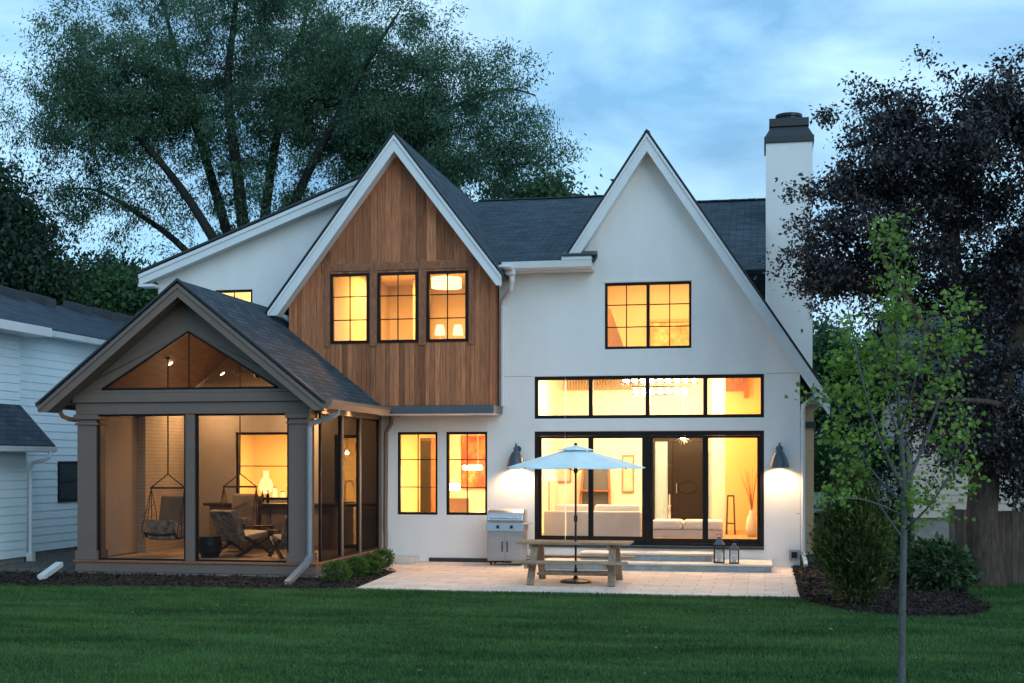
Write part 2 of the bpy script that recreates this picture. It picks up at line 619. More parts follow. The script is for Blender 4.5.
M['barkdark'] = material('dark_bark', (0.022, 0.022, 0.020), 0.95, vary=0.4, vscale=3, stretch=(3, 3, 0.6), bump=0.8, bscale=9)
M['barksap'] = material('smooth_young_bark', (0.10, 0.098, 0.092), 0.8, vary=0.3, vscale=14, stretch=(2, 2, 0.8), bump=0.4, bscale=50)
M['leafwillow'] = leaf_material('willow_leaves', (0.030, 0.076, 0.048), (0.112, 0.210, 0.106), 0.35)
M['leafdark'] = leaf_material('far_dark_leaves', (0.013, 0.034, 0.024), (0.050, 0.095, 0.052), 0.3)
M['leafmid'] = leaf_material('mid_green_leaves', (0.022, 0.06, 0.026), (0.080, 0.165, 0.062), 0.35)
M['leafpurple'] = leaf_material('purple_leaves', (0.014, 0.012, 0.013), (0.055, 0.046, 0.050), 0.2, rough=0.36, spec=0.6)
M['leafmaple'] = leaf_material('young_maple_leaves', (0.07, 0.16, 0.022), (0.29, 0.42, 0.08), 0.4)
M['leafarbor'] = leaf_material('arborvitae_sprays', (0.020, 0.044, 0.010), (0.130, 0.150, 0.032), 0.25)
M['leafarborg'] = leaf_material('arborvitae_green_sprays', (0.014, 0.042, 0.012), (0.06, 0.13, 0.03), 0.2)
M['leafbox'] = leaf_material('box_leaves', (0.030, 0.070, 0.012), (0.13, 0.22, 0.045), 0.3)
M['leafhyd'] = leaf_material('hydrangea_leaves', (0.022, 0.055, 0.022), (0.10, 0.17, 0.07), 0.3)
M['grass'] = leaf_material('grass_blades', (0.018, 0.060, 0.014), (0.120, 0.240, 0.068), 0.3, rough=0.6, patch=0.42)
M['fencewood'] = material('weathered_fence_boards', (0.21, 0.155, 0.115), 0.9, vary=0.4, vscale=4, stretch=(5, 5, 0.7), bump=0.4, bscale=20, tone=0.25)
M['carpaint'] = material('pale_blue_car_paint', (0.30, 0.48, 0.62), 0.25, 0.2)
M['carglass'] = material('car_window', (0.30, 0.45, 0.55), 0.08)
M['tyre'] = material('rubber', (0.015, 0.015, 0.015), 0.8)


def light(kind, loc, energy, col=(1.0, 0.68, 0.34), size=0.1, rot=None, spot=None, blend=0.5, name='lamp_light'):
    d = bpy.data.lights.new(name, kind)
    d.energy = energy
    d.color = col
    if kind == 'AREA':
        d.shape = 'RECTANGLE'
        d.size, d.size_y = size if isinstance(size, tuple) else (size, size)
    else:
        d.shadow_soft_size = size
    if kind == 'SPOT':
        d.spot_size = math.radians(spot)
        d.spot_blend = blend
    o = bpy.data.objects.new(name, d)
    COL.objects.link(o)
    o.location = loc
    if rot:
        o.rotation_euler = rot
    return o


# ------------------------------------------------------------------ ground, patio, beds
def sheet(name, poly, z, mat, kind='structure'):
    mb = MB()
    mb.quad(*[(x, y, z) for x, y in poly])
    o = mb.build(name, mat)
    o['kind'] = kind
    return o


sheet('lawn', [(-500, -500), (500, -500), (500, 700), (-500, 700)], -0.03, M['lawn'])
PATIO = [(-7.16, -6.12), (0.57, -6.15), (0.57, 0.0), (-8.4, 0.0), (-8.4, -1.2), (-7.42, -2.5)]
pb = MB()
pb.prism([(-7.16, -6.12), (0.57, -6.15), (0.57, -0.002), (-7.42, -0.002), (-7.42, -2.5)], 'xy', -0.06, 0.0)
o = pb.build('patio', M['paver'], bevel=0.006)
o['kind'] = 'structure'
o = MB().prism([(-8.46, -2.0), (-7.423, -2.45), (-7.423, -0.002), (-8.46, -0.002)], 'xy', -0.06, -0.004).build('patio', M['paver'])
o['kind'] = 'structure'
BEDR = [(0.58, -6.16), (0.70, -6.9), (1.05, -7.75), (1.6, -8.35), (2.2, -8.55), (2.85, -8.35), (3.3, -7.75), (3.45, -6.8), (3.35, -5.6), (3.5, -4.2), (3.3, -2.6), (3.2, -1.0), (1.0, 0.8), (0.58, 0.8)]
BEDL = [(-16.2, -7.0), (-14.5, -6.75), (-12.0, -6.55), (-9.0, -6.45), (-7.2, -6.14), (-7.45, -2.45), (-8.4, -2.0), (-8.4, -4.4), (-13.6, -4.4), (-16.2, -4.4)]


def mound(name, poly, z, h, mat, n=46, seed=1):
    """a bed: gently uneven sheet of mulch, highest inside its outline"""
    xs = [p[0] for p in poly]
    ys = [p[1] for p in poly]
    rr = random.Random(seed)
    P2 = []
    m = len(poly)
    for i in range(m):
        a, b = poly[i], poly[(i + 1) % m]
        for k in range(5):
            t = k / 5
            P2.append((a[0] + (b[0] - a[0]) * t, a[1] + (b[1] - a[1]) * t))
    bm = bmesh.new()
    vs_ = [bm.verts.new((x, y, z)) for x, y in P2]
    bm.faces.new(vs_)
    bmesh.ops.triangulate(bm, faces=bm.faces)
    bmesh.ops.subdivide_edges(bm, edges=bm.edges, cuts=4, use_grid_fill=True)
    bmesh.ops.subdivide_edges(bm, edges=[e for e in bm.edges if e.calc_length() > 0.12], cuts=2, use_grid_fill=True)
    for v in bm.verts:
        d = min(math.hypot(v.co.x - x, v.co.y - y) for x, y in P2)
        v.co.z = z + min(1, d / 0.35) * (h + rr.uniform(-0.018, 0.018))
    me = bpy.data.meshes.new(name)
    bm.to_mesh(me)
    bm.free()
    me.materials.append(mat)
    o = bpy.data.objects.new(name, me)
    COL.objects.link(o)
    o['kind'] = 'structure'
    return o


mound('mulch_bed', BEDR, -0.022, 0.05, M['mulch'], seed=2)
mound('mulch_bed', BEDL, -0.022, 0.04, M['mulch'], seed=3)
mound('soil_strip', [(-19.5, -6.6), (-16.2, -6.95), (-16.2, -4.4), (-13.6, -4.4), (-13.6, 4.0), (-19.5, 4.0)], -0.024, 0.03, M['soil'], seed=4)

# ------------------------------------------------------------------ the house
house = thing('house', (-5.0, 0.0, 0.0), 'white stucco gabled house with cedar clad bay, dark shingle roofs and glowing windows', 'house')


def window(name, x0, x1, z0, z1, y, cols, rows, splits=(), fw=0.055, mw=0.022, depth=0.09, parent=house, drop=0.0, label=None):
    """frame (part) with panes and glazing bars (sub-parts); faces -Y, front of the frame at y"""
    f = MB()
    yb = y + depth
    f.box(x0, x1, y, yb, z1 - fw, z1)
    f.box(x0, x1, y, yb, z0, z0 + fw + drop)
    f.box(x0, x0 + fw, y, yb, z0 + fw + drop, z1 - fw)
    f.box(x1 - fw, x1, y, yb, z0 + fw + drop, z1 - fw)
    edges = [x0] + list(splits) + [x1]
    for sx in splits:
        f.box(sx - fw * 0.62, sx + fw * 0.62, y + 0.004, yb, z0 + fw + drop, z1 - fw)
    fo = f.build(name, M['frame'], parent, bevel=0.004)
    if label:
        fo['label'] = label
    for a, b in zip(edges, edges[1:]):
        p = MB().quad((a + 0.01, y + 0.05, z0 + 0.02), (b - 0.01, y + 0.05, z0 + 0.02), (b - 0.01, y + 0.05, z1 - 0.02), (a + 0.01, y + 0.05, z1 - 0.02)).build('pane', M['glass'], fo)
        if cols > 1 or rows > 1:
            g = MB()
            for i in range(1, cols):
                cx = a + (b - a) * i / cols
                g.box(cx - mw / 2, cx + mw / 2, y + 0.022, y + 0.046, z0 + fw, z1 - fw)
            for j in range(1, rows):
                cz = z0 + (z1 - z0) * j / rows
                g.box(a + 0.02, b - 0.02, y + 0.020, y + 0.044, cz - mw / 2, cz + mw / 2)
            g.build('glazing_bars', M['frame'], fo)
    return fo


W_KIT = [(-8.14, -7.21, 1.05, 2.91), (-7.01, -6.07, 1.05, 2.91)]
W_TRAN = (-5.0, -0.02, 3.19, 4.12)
W_SLID = (-5.0, -0.02, 0.42, 2.91)
W_UP = (-3.44, -1.56, 4.70, 6.15)
W_WING = (-12.53, -11.61, 4.95, 6.22)
W_PASS = (-12.02, -10.45, 1.36, 2.92)
D_PORCH = (-9.62, -9.05, 0.28, 2.85)
# front walls in one sheet with openings
wb = MB()
wall_xz(wb, [[(-4.32, 0), (0.73, 0), (0.73, 4.37), (-2.49, 9.2), (-4.32, 6.45)],
             [(-5.8, 0), (-4.32, 0), (-4.32, 6.45), (-5.8, 6.45)],
             [(-8.5, 0), (-5.8, 0), (-5.8, 3.45), (-8.5, 3.45)],
             [(-9.6, 0), (-8.5, 0), (-8.5, 4.3), (-9.6, 4.3)],
             [(-13.95, 0), (-9.6, 0), (-9.6, 8.27), (-13.95, 6.65)],
             [(-9.6, 6.85), (-8.6, 6.85), (-8.6, 8.64), (-9.6, 8.27)]],
        W_KIT + [W_TRAN, W_SLID, W_UP, W_WING, W_PASS, D_PORCH], 0.0, 0.2)
# side and back walls
wb.box(0.53, 0.728, 0.2, 12, 0, 4.3)
wb.box(-13.95, -13.75, 0.2, 12, 0, 6.4)
wb.box(-13.95, 0.73, 12, 12.2, 0, 6.4)
wb.build('wall', M['stucco'], house)
# stucco control joints and the slightly proud heads over the openings
M['joint'] = material('stucco_joint', (0.42, 0.41, 0.40), 0.9)
jb = MB()
for x0, x1, z in ((-5.78, -5.05, 4.13), (0.03, 0.72, 4.13)):
    MB().box(x0, x1, -0.003, 0.0, z - 0.007, z + 0.007).build('control_joint', M['joint'], house)
for x0, x1, z0, z1 in W_KIT:
    jb.box(x0 - 0.03, x1 + 0.03, -0.012, 0.0, z1 + 0.01, z1 + 0.26)
for x0, x1, z0, z1 in (W_UP, W_TRAN):
    jb.box(x0 - 0.06, x1 + 0.06, -0.014, 0.0, z1 + 0.008, z1 + 0.06)
jb.box(W_SLID[0] - 0.06, W_SLID[1] + 0.06, -0.012, 0.0, 2.93, 3.17)
jb.build('lintel_panel', M['stucco'], house)
MB().box(-7.4, -5.05, -0.03, 0.0, -0.02, 0.09).build('plinth', M['flash'], house)

for x0, x1, z0, z1 in W_KIT:
    window('window', x0, x1, z0, z1, 0.03, 2, 3)
window('window', *W_UP, 0.03, 2, 3, splits=(-2.5,), label='black framed double casement window high in the right gable')
window('window', *W_WING, 0.03, 2, 3)
qx = [(-5.0 + 4.98 * i / 4) for i in (1, 2, 3)]
window('window', *W_TRAN, 0.03, 1, 1, splits=qx, fw=0.075, label='long four pane transom window above the glass doors')
window('window', *W_PASS, 0.03, 1, 2)
window('porch_door', *D_PORCH, 0.03, 1, 1, fw=0.07)
# big sliding door wall
sf = MB()
x0, x1, z0, z1 = W_SLID
y, yb = 0.02, 0.14
fw = 0.085
sf.box(x0, x1, y, yb, z1 - 0.10, z1)
sf.box(x0, x1, y - 0.01, yb, z0, z0 + 0.055)
sf.box(x0, x0 + fw, y, yb, z0 + 0.055, z1 - 0.10)
sf.box(x1 - fw, x1, y, yb, z0 + 0.055, z1 - 0.10)
sf.box(qx[1] - 0.06, qx[1] + 0.06, y, yb, z0 + 0.055, z1 - 0.10)
sd = sf.build('sliding_door', M['frame'], house, bevel=0.005)
ed = [x0 + fw, qx[0], qx[1], qx[2], x1 - fw]
for k in range(4):
    a, b = ed[k], ed[k + 1]
    if k == 1:
        b -= 0.06
    if k == 2:
        a += 0.06
    yo = 0.035 if k in (1, 2) else 0.075
    lf = MB()
    st = 0.06
    bot = 0.13 if k < 2 else 0.10
    lf.box(a, b, yo, yo + 0.038, z0 + 0.057, z0 + 0.057 + bot)
    lf.box(a, b, yo, yo + 0.038, z1 - 0.155, z1 - 0.102)
    lf.box(a, a + st, yo, yo + 0.038, z0 + 0.057 + bot, z1 - 0.155)
    lf.box(b - st, b, yo, yo + 0.038, z0 + 0.057 + bot, z1 - 0.155)
    lf.build('door_leaf', M['frame'], sd, bevel=0.003)
    MB().quad((a + 0.03, yo + 0.018, z0 + 0.1), (b - 0.03, yo + 0.018, z0 + 0.1), (b - 0.03, yo + 0.018, z1 - 0.12), (a + 0.03, yo + 0.018, z1 - 0.12)).build('pane', M['glass'], sd)
for hx in (qx[1] - 0.075, qx[1] + 0.075):
    MB().box(hx - 0.014, hx + 0.014, -0.015, 0.032, 1.25, 1.6).build('handle', M['blackmetal'], sd, bevel=0.004)
MB().box(-5.0, -0.02, -0.05, 0.02, 0.36, 0.418).build('door_sill', M['flash'], house)

# cedar clad bay: separate boards, each with its own tone
YC = -0.85
W_CED = [(-9.42, -8.54, 4.85, 6.39), (-8.34, -7.43, 4.85, 6.39), (-7.23, -6.31, 4.85, 6.39)]
CPOLY = [(-8.4, 3.47), (-5.83, 3.47), (-5.83, 6.43), (-7.87, 9.12), (-10.4, 5.8), (-10.4, 5.0)]
rc = random.Random(11)
cb = MB()


def boards(poly, holes, x0, x1, pitch):
    xs = []
    x = x0
    while x < x1:
        xs.append(x)
        x += pitch * rc.uniform(0.8, 1.2)
    xs.append(x1)
    for a, b in zip(xs, xs[1:]):
        cb.t = rc.choice((rc.uniform(0.1, 0.5), rc.uniform(0.35, 0.7), rc.uniform(0.5, 1.0)))
        dy = rc.uniform(0, 0.006)
        strip = clip(clip(list(poly), 1, 0, b - 0.003), -1, 0, -(a + 0.003))
        if len(strip) < 3:
            continue
        for c, _, _ in wall_cells([strip], holes):
            cb.prism(c, 'xz', YC - dy, YC + 0.018)


up = clip(CPOLY, 0, -1, -6.62)
lo = clip(CPOLY, 0, 1, 6.62)
boards(up, [], -10.4, -5.83, 0.185)
boards(lo, [(h[0], h[1], h[2], h[3]) for h in W_CED], -10.4, -5.83, 0.105)
cb.t = 0.55
cx_ = -5.83
yy = YC + 0.02
while yy < -0.01:                                   # boards of the right return
    y2 = min(yy + 0.12, -0.004)
    cb.t = rc.uniform(0.2, 0.8)
    cb.box(cx_ - 0.02, cx_ + rc.uniform(0, 0.003), yy, y2 - 0.004, 3.47, 6.42)
    yy = y2 + 0.0
cb.t = 0.3
cb.box(-5.835, -5.822, YC - 0.012, YC + 0.10, 3.47, 6.36)
clad = cb.build('cedar_cladding', M['cedar'], house, merge=False)
bk = MB()
wall_xz(bk, [CPOLY], [h for h in W_CED], YC + 0.02, YC + 0.14)
bk.build('bay_wall', M['darkwood'], house)
tb = MB()
tb.box(-9.62, -6.11, YC - 0.026, YC - 0.008, 6.44, 6.60)
for a, b in ((-9.56, -9.44), (-8.52, -8.36), (-7.41, -7.25), (-6.29, -6.17)):
    tb.box(a, b, YC - 0.034, YC - 0.008, 4.78, 6.66)
tb.build('window_surround', M['cedartrim'], house, bevel=0.004)
for h in W_CED:
    window('window', *h, YC - 0.03, 2, 3, fw=0.06)
sb = MB()
sb.box(-8.4, -5.72, YC - 0.09, 0.0, 3.29, 3.46)
sb.build('bay_base_band', M['band'], house, bevel=0.008)
MB().box(-8.4, -5.74, YC - 0.07, -0.002, 3.27, 3.289).build('bay_soffit', M['trim'], house)


# roofs ------------------------------------------------------------
def roof_slab(mb, a, b, c, d, t=0.07):
    """four corners of the upper face, thickened downward"""
    n = (Vector(b) - Vector(a)).cross(Vector(d) - Vector(a)).normalized()
    if n.z < 0:
        n = -n
    P = [Vector(q) for q in (a, b, c, d)]
    Q = [p - n * t for p in P]
    mb.hexa(Q + P)


rb = MB()
# main roof, left run, ridge parallel to the front
roof_slab(rb, (-9.0, -0.50, 6.60), (-3.60, -0.50, 6.60), (-3.60, 6.5, 9.37), (-9.0, 6.5, 9.37))
roof_slab(rb, (-3.598, 0.3, 6.915), (-2.5, 0.3, 6.915), (-2.5, 6.5, 9.365), (-3.598, 6.5, 9.365))
roof_slab(rb, (-9.0, 6.5, 9.37), (-2.6, 6.5, 9.37), (-2.6, 12.6, 6.3), (-9.0, 12.6, 6.3))
# lower right run behind the right gable
roof_slab(rb, (-2.2, 0.4, 6.42), (0.018, 0.4, 6.42), (0.018, 6.5, 9.12), (-2.2, 6.5, 9.12))
roof_slab(rb, (-2.2, 6.5, 9.12), (0.018, 6.5, 9.12), (0.018, 12.6, 6.2), (-2.2, 12.6, 6.2))
# right gable
gz = lambda x: 9.38 - 1.5 * abs(x + 2.49)
roof_slab(rb, (-2.49, -0.36, 9.38), (-2.49, 6.4, 9.38), (-4.30, 6.4, gz(-4.30)), (-4.30, -0.36, gz(-4.30)))
roof_slab(rb, (-2.49, -0.36, 9.38), (1.31, -0.36, gz(1.31)), (1.31, 12.3, gz(1.31)), (-2.49, 12.3, 9.38))
# cedar gable
cz = lambda x: 9.39 - 1.31 * abs(x + 7.87)
roof_slab(rb, (-7.87, -1.21, 9.39), (-5.50, -1.21, cz(-5.50)), (-5.50, 6.45, cz(-5.50)), (-7.87, 6.45, 9.39))
roof_slab(rb, (-7.87, -1.21, 9.39), (-7.87, 6.45, 9.39), (-10.75, 6.45, cz(-10.75)), (-10.75, -1.21, cz(-10.75)))
# left wing, one long shallow slope
wz = lambda x: 6.66 + 0.373 * (x + 14.25)
roof_slab(rb, (-14.25, -0.36, wz(-14.25)), (-8.3, -0.36, wz(-8.3)), (-8.3, 10, wz(-8.3)), (-14.25, 10, wz(-14.25)))
rb.build('roof', M['shingle'], house)
rc_ = MB()
for k in range(22):                                  # ridge caps
    xa = -7.7 + k * 0.24
    rc_.box(xa, xa + 0.235, 6.40, 6.60, 9.365, 9.395 + 0.004 * (k % 2))
rc_.build('ridge_cap', M['flash'], house)
rc_ = MB()
for k in range(11):
    xa = -2.62 + k * 0.24
    rc_.box(xa, xa + 0.235, 6.40, 6.60, 9.115, 9.145 + 0.004 * (k % 2))
rc_.build('ridge_cap', M['flash'], house)


def rake(mb, x0, z0, x1, z1, yf, yb, depth, lip=0.05, zmin=-9.0):
    """fascia board along a slope (upper edge from x0,z0 to x1,z1), with a moulding under the shingle edge"""
    for poly, ya, y2 in (([(x0, z0), (x1, z1), (x1, z1 - depth), (x0, z0 - depth)], yf, yf + 0.03),
                         ([(x0, z0 - 0.004), (x1, z1 - 0.004), (x1, z1 - lip * 1.7), (x0, z0 - lip * 1.7)], yf - 0.028, yf - 0.002),
                         ([(x0, z0 - depth + 0.04), (x1, z1 - depth + 0.04), (x1, z1 - depth + 0.06), (x0, z0 - depth + 0.06)], yf + 0.032, yb)):
        poly = clip(poly, 0, -1, -zmin)
        if len(poly) >= 3:
            mb.prism(poly, 'xz', ya, y2)


s15 = math.sqrt(1 + 1.5 ** 2)
fb = MB()
dG = 0.215 * s15
rake(fb, -2.49, 9.30, -4.26, 9.30 - 1.5 * 1.77, -0.37, -0.002, dG, zmin=6.663)
rake(fb, -2.49, 9.30, 1.33, 9.30 - 1.5 * 3.82, -0.37, -0.002, dG)
sC = math.sqrt(1 + 1.31 ** 2)
dC = 0.215 * sC
rake(fb, -7.87, 9.31, -5.50, 9.31 - 1.31 * 2.37, -1.22, YC - 0.01, dC, zmin=6.0)
rake(fb, -7.87, 9.31, -10.75, 9.31 - 1.31 * 2.88, -1.22, YC - 0.01, dC, zmin=5.46)
dW = 0.25
rake(fb, -14.25, wz(-14.25) - 0.08, -8.6, wz(-8.6) - 0.08, -0.37, -0.002, dW)
fb.box(-14.27, -13.9, -0.368, -0.003, wz(-14.25) - 0.36, wz(-14.25) - 0.30)
fb.build('rake_board', M['trim'], house)
shb = MB()                                           # dark shingle edge lines on the rakes
for x0, z0, x1, z1, yf in ((-2.49, 9.40, -4.30, 9.40 - 1.5 * 1.81, -0.41), (-2.49, 9.40, 1.36, 9.40 - 1.5 * 3.85, -0.41),
                           (-7.87, 9.41, -5.47, 9.41 - 1.31 * 2.40, -1.26), (-7.87, 9.41, -10.8, 9.41 - 1.31 * 2.93, -1.26), (-14.3, wz(-14.3) + .02, -8.6, wz(-8.6) + .02, -0.41)):
    shb.prism([(x0, z0 - 0.015), (x1, z1 - 0.015), (x1, z1 - 0.065), (x0, z0 - 0.065)], 'xz', yf, yf + 0.12)
shb.build('shingle_edge', M['flash'], house)

# eaves, gutters, downspouts
gb = MB()
gpro = [(-0.62, 6.58), (-0.60, 6.44), (-0.50, 6.41), (-0.36, 6.41), (-0.36, 6.58)]
gb.prism([(a, b) for a, b in gpro], 'yz', -5.62, -3.66)
gb.build('gutter', M['gutterwhite'], house, bevel=0.004)
eb = MB()
eb.box(-5.62, -3.66, -0.355, -0.002, 6.40, 6.43)
eb.box(-4.3, -3.66, -0.63, -0.002, 6.585, 6.66)
eb.build('eave_soffit', M['trim'], house)
MB().hexa([(-4.3, -0.66, 6.662), (-3.6, -0.66, 6.662), (-3.6, -0.004, 6.80), (-4.3, -0.004, 6.80), (-4.3, -0.66, 6.70), (-3.6, -0.66, 6.70), (-3.6, -0.004, 6.86), (-4.3, -0.004, 6.86)]).build('eave_return_roof', M['flash'], house)
dz = MB()
dz.tube([(-5.42, -0.48, 6.42), (-5.42, -0.48, 6.18), (-5.46, -0.40, 6.02), (-5.66, -0.12, 5.84), (-5.71, -0.06, 5.7), (-5.71, -0.06, 3.47)], [0.075, 0.06, 0.055, 0.055, 0.05, 0.05], 8)
dz.build('downspout', M['gutterwhite'], house)
hb = MB()
hb.box(-5.58, -5.33, -0.60, -0.40, 6.30, 6.44)
hb.box(-5.62, -5.36, -1.0, -0.60, 6.40, 6.47)
hb.build('gutter_corner', M['gutterwhite'], house, bevel=0.03)
db = MB()
db.tube([(1.20, 0.55, 3.72), (1.05, 0.40, 3.66), (0.90, 0.05, 3.52), (0.80, -0.02, 3.44), (0.79, -0.03, 3.3), (0.79, -0.03, 0.32), (0.84, -0.1, 0.12), (0.84, -0.3, 0.06)], 0.048, 8)
db.build('downspout', M['gutterwhite'], house)
MB().prism([(1.02, 3.62), (1.34, 3.62), (1.30, 3.74), (1.02, 3.74)], 'xz', 0.0, 12).build('gutter', M['gutterwhite'], house)

# chimney
cb2 = MB()
cb2.box(0.02, 1.13, 4.0, 5.3, 3.9, 10.0)
ch = cb2.build('chimney', M['stucco'], house)
MB().box(0.729, 1.15, 3.7, 5.3, 0.0, 3.9).build('chimney_base_glow', M['tanpanel'], house)  # chimney base; its tan colour stands for warm light on white stucco
MB().box(0.729, 1.19, 3.64, 3.70, 3.05, 3.2).build('chimney_base_band', M['flash'], house)
cc = MB()
cc.box(-0.02, 1.17, 3.96, 5.34, 10.0, 10.16)
cc.hexa([(0.0, 3.98, 10.16), (1.15, 3.98, 10.16), (1.15, 5.32, 10.16), (0.0, 5.32, 10.16), (0.14, 4.12, 10.42), (1.01, 4.12, 10.42), (1.01, 5.18, 10.42), (0.14, 5.18, 10.42)])
cc.box(0.10, 1.05, 4.08, 5.22, 10.42, 10.62)
cc.build('chimney_cap', M['flash'], ch, bevel=0.01)
MB().lathe([(0.30, 0), (0.30, 0.12), (0.33, 0.13), (0.33, 0.2), (0.26, 0.2)], (0.58, 4.65, 10.62), 18).build('flue', M['blackmetal'], ch)
MB().box(0.50, 0.72, -0.10, -0.002, 0.16, 0.38).build('utility_box', M['steel'], house, bevel=0.01)
MB().box(0.55, 0.67, -0.125, -0.102, 0.20, 0.33).build('utility_hatch', M['blackmetal'], house)

# ------------------------------------------------------------------ screened porch: one part of the house with sub-parts
PX0, PX1, PY = -13.53, -8.49, -4.47
pf = MB()
pf.box(PX0, PX1, PY, -0.002, 0.06, 0.245)
porch = pf.build('screened_porch', M['porch'], house, bevel=0.004)
ORG[porch] = Vector((-5, 0, 0))
MB().box(PX0 + 0.03, PX1 - 0.03, PY + 0.03, -0.003, -0.1, 0.058).build('footing', M['found'], porch)
MB().box(PX0 + 0.02, PX1 - 0.02, PY + 0.02, -0.004, 0.247, 0.262).build('porch_floor', M['porchfloor'], porch)
st = MB()
st.box(PX0 - 0.03, PX1 + 0.03, PY - 0.03, PY + 0.10, 0.249, 0.285)
st.box(PX1 - 0.10, PX1 + 0.03, PY + 0.102, -0.004, 0.249, 0.285)
st.build('sill_board', M['cedartrim'], porch, bevel=0.004)


def column(x0, x1, y0, y1):
    c = MB()
    c.box(x0, x1, y0, y1, 0.287, 3.185)
    e = 0.035
    c.box(x0 - e, x1 + e, y0 - e, y1 + e, 0.288, 0.47)
    c.box(x0 - e, x1 + e, y0 - e, y1 + e, 2.98, 3.02)
    c.box(x0 - e - 0.02, x1 + e + 0.02, y0 - e - 0.02, y1 + e + 0.02, 3.09, 3.184)
    c.build('column', M['porch'], porch, bevel=0.006)


column(-13.50, -13.10, -4.44, -4.04)
column(-9.05, -8.66, -4.44, -4.05)
pm = MB()
pm.box(-11.19, -11.0, -4.43, -4.31, 0.287, 3.185)
pm.build('post', M['porch'], porch, bevel=0.004)
for yp in (-2.75, -1.55, -0.10):
    MB().box(-8.60, -8.51, yp - 0.05, yp + 0.05, 0.287, 3.185).build('post', M['porch'], porch, bevel=0.004)
M['porchwall'] = material('tan_porch_wall', (0.46, 0.38, 0.31), 0.85, vary=0.05)
MB().box(-13.50, -13.40, -4.035, -0.004, 0.287, 3.186).build('side_wall', M['porchwall'], porch)
sf_ = MB()                                           # dark screen frames
for a, b in ((-13.10, -11.19), (-11.0, -9.05)):
    sf_.box(a + 0.002, a + 0.05, -4.38, -4.33, 0.287, 3.184)
    sf_.box(b - 0.05, b - 0.002, -4.38, -4.33, 0.287, 3.184)
    sf_.box(a + 0.05, b - 0.05, -4.38, -4.33, 0.287, 0.325)
    sf_.box(a + 0.05, b - 0.05, -4.38, -4.33, 3.15, 3.184)
for a, b in ((-4.05, -2.80), (-2.70, -1.60), (-1.50, -0.15)):
    sf_.box(-8.58, -8.53, a + 0.002, a + 0.05, 0.287, 3.184)
    sf_.box(-8.58, -8.53, b - 0.05, b - 0.002, 0.287, 3.184)
    sf_.box(-8.58, -8.53, a + 0.05, b - 0.05, 0.287, 0.325)
    sf_.box(-8.58, -8.53, a + 0.05, b - 0.05, 3.15, 3.184)
sf_.build('screen_frame', M['frame'], porch)
for a, b in ((-13.10, -11.19), (-11.0, -9.05)):
    MB().box(a + 0.03, b - 0.03, -4.358, -4.354, 0.30, 3.17).build('insect_screen', M['screen'], porch)
for a, b in ((-4.05, -2.80), (-2.70, -1.60), (-1.50, -0.15)):
    MB().box(-8.557, -8.553, a + 0.03, b - 0.03, 0.30, 3.17).build('insect_screen', M['screenside'], porch)
bm_ = MB()
bm_.box(-13.53, -8.62, -4.45, -4.10, 3.187, 3.42)
bm_.box(-8.66, -8.50, -4.098, -0.004, 3.187, 3.38)
bm_.box(-13.53, -13.37, -4.098, -0.004, 3.187, 3.38)
bm_.box(-13.57, -8.60, -4.50, -4.10, 3.422, 3.60)
bm_.box(-13.55, -8.60, -4.48, -4.10, 3.602, 3.66)
bm_.build('beam', M['porch'], porch, bevel=0.006)
# gable board with a triangular screened opening
pz = lambda x: 5.62 - 0.8 * abs(x + 11.12)
gbm = MB()
TRI = [(-12.95, 3.69), (-9.27, 3.69), (-11.12, 4.80)]
oA, oL, oR = (-11.12, pz(-11.12)), (-13.6, pz(-13.6)), (-8.64, pz(-8.64))
for poly in ([oL, (-13.6, 3.662), (-12.95, 3.69), TRI[2], oA], [oA, TRI[2], (-9.27, 3.69), (-8.64, 3.662), oR], [(-13.6, 3.662), (-8.64, 3.662), (-9.27, 3.69), (-12.95, 3.69)]):
    if abs(poly[0][1] - 3.662) < 1e-6 and poly[0][0] == -13.6:
        poly = [(-13.6, 3.662), (-8.64, 3.662), (-9.27, 3.69), (-12.95, 3.69)]
    gbm.prism(poly, 'xz', -4.44, -4.32)
gbm.build('gable_board', M['porch'], porch)
gfr = MB()
for i in range(3):
    p, q = TRI[i], TRI[(i + 1) % 3]
    gfr.beam((p[0], -4.44, p[1]), (q[0], -4.44, q[1]), 0.05, 0.035)
gfr.box(-11.13, -11.105, -4.43, -4.41, 3.70, 4.78)
gfr.build('gable_screen_frame', M['frame'], porch)
MB().prism(TRI, 'xz', -4.402, -4.398).build('insect_screen', M['screen'], porch)
# roof
pr_ = MB()
rz = lambda x: 5.76 - 0.8 * abs(x + 11.12)
roof_slab(pr_, (-11.12, -4.90, 5.76), (-8.12, -4.90, rz(-8.12)), (-8.12, -0.01, rz(-8.12)), (-11.12, -0.01, 5.76))
roof_slab(pr_, (-11.12, -4.90, 5.76), (-11.12, -0.01, 5.76), (-14.08, -0.01, rz(-14.08)), (-14.08, -4.90, rz(-14.08)))
pr_.build('porch_roof', M['shingle'], porch)
prk = MB()
dP = 0.26
for xe in (-8.17, -14.07):
    rake(prk, -11.12, 5.685, xe, 5.685 - 0.8 * 2.95, -4.92, -4.442, dP, zmin=3.22)
prk.build('porch_rake_board', M['porch'], porch)
psh = MB()
for xe in (-8.13, -14.11):
    psh.prism([(-11.12, 5.785), (xe, 5.785 - 0.8 * 2.99), (xe, 5.735 - 0.8 * 2.99), (-11.12, 5.735)], 'xz', -4.96, -4.86)
psh.build('shingle_edge', M['flash'], porch)
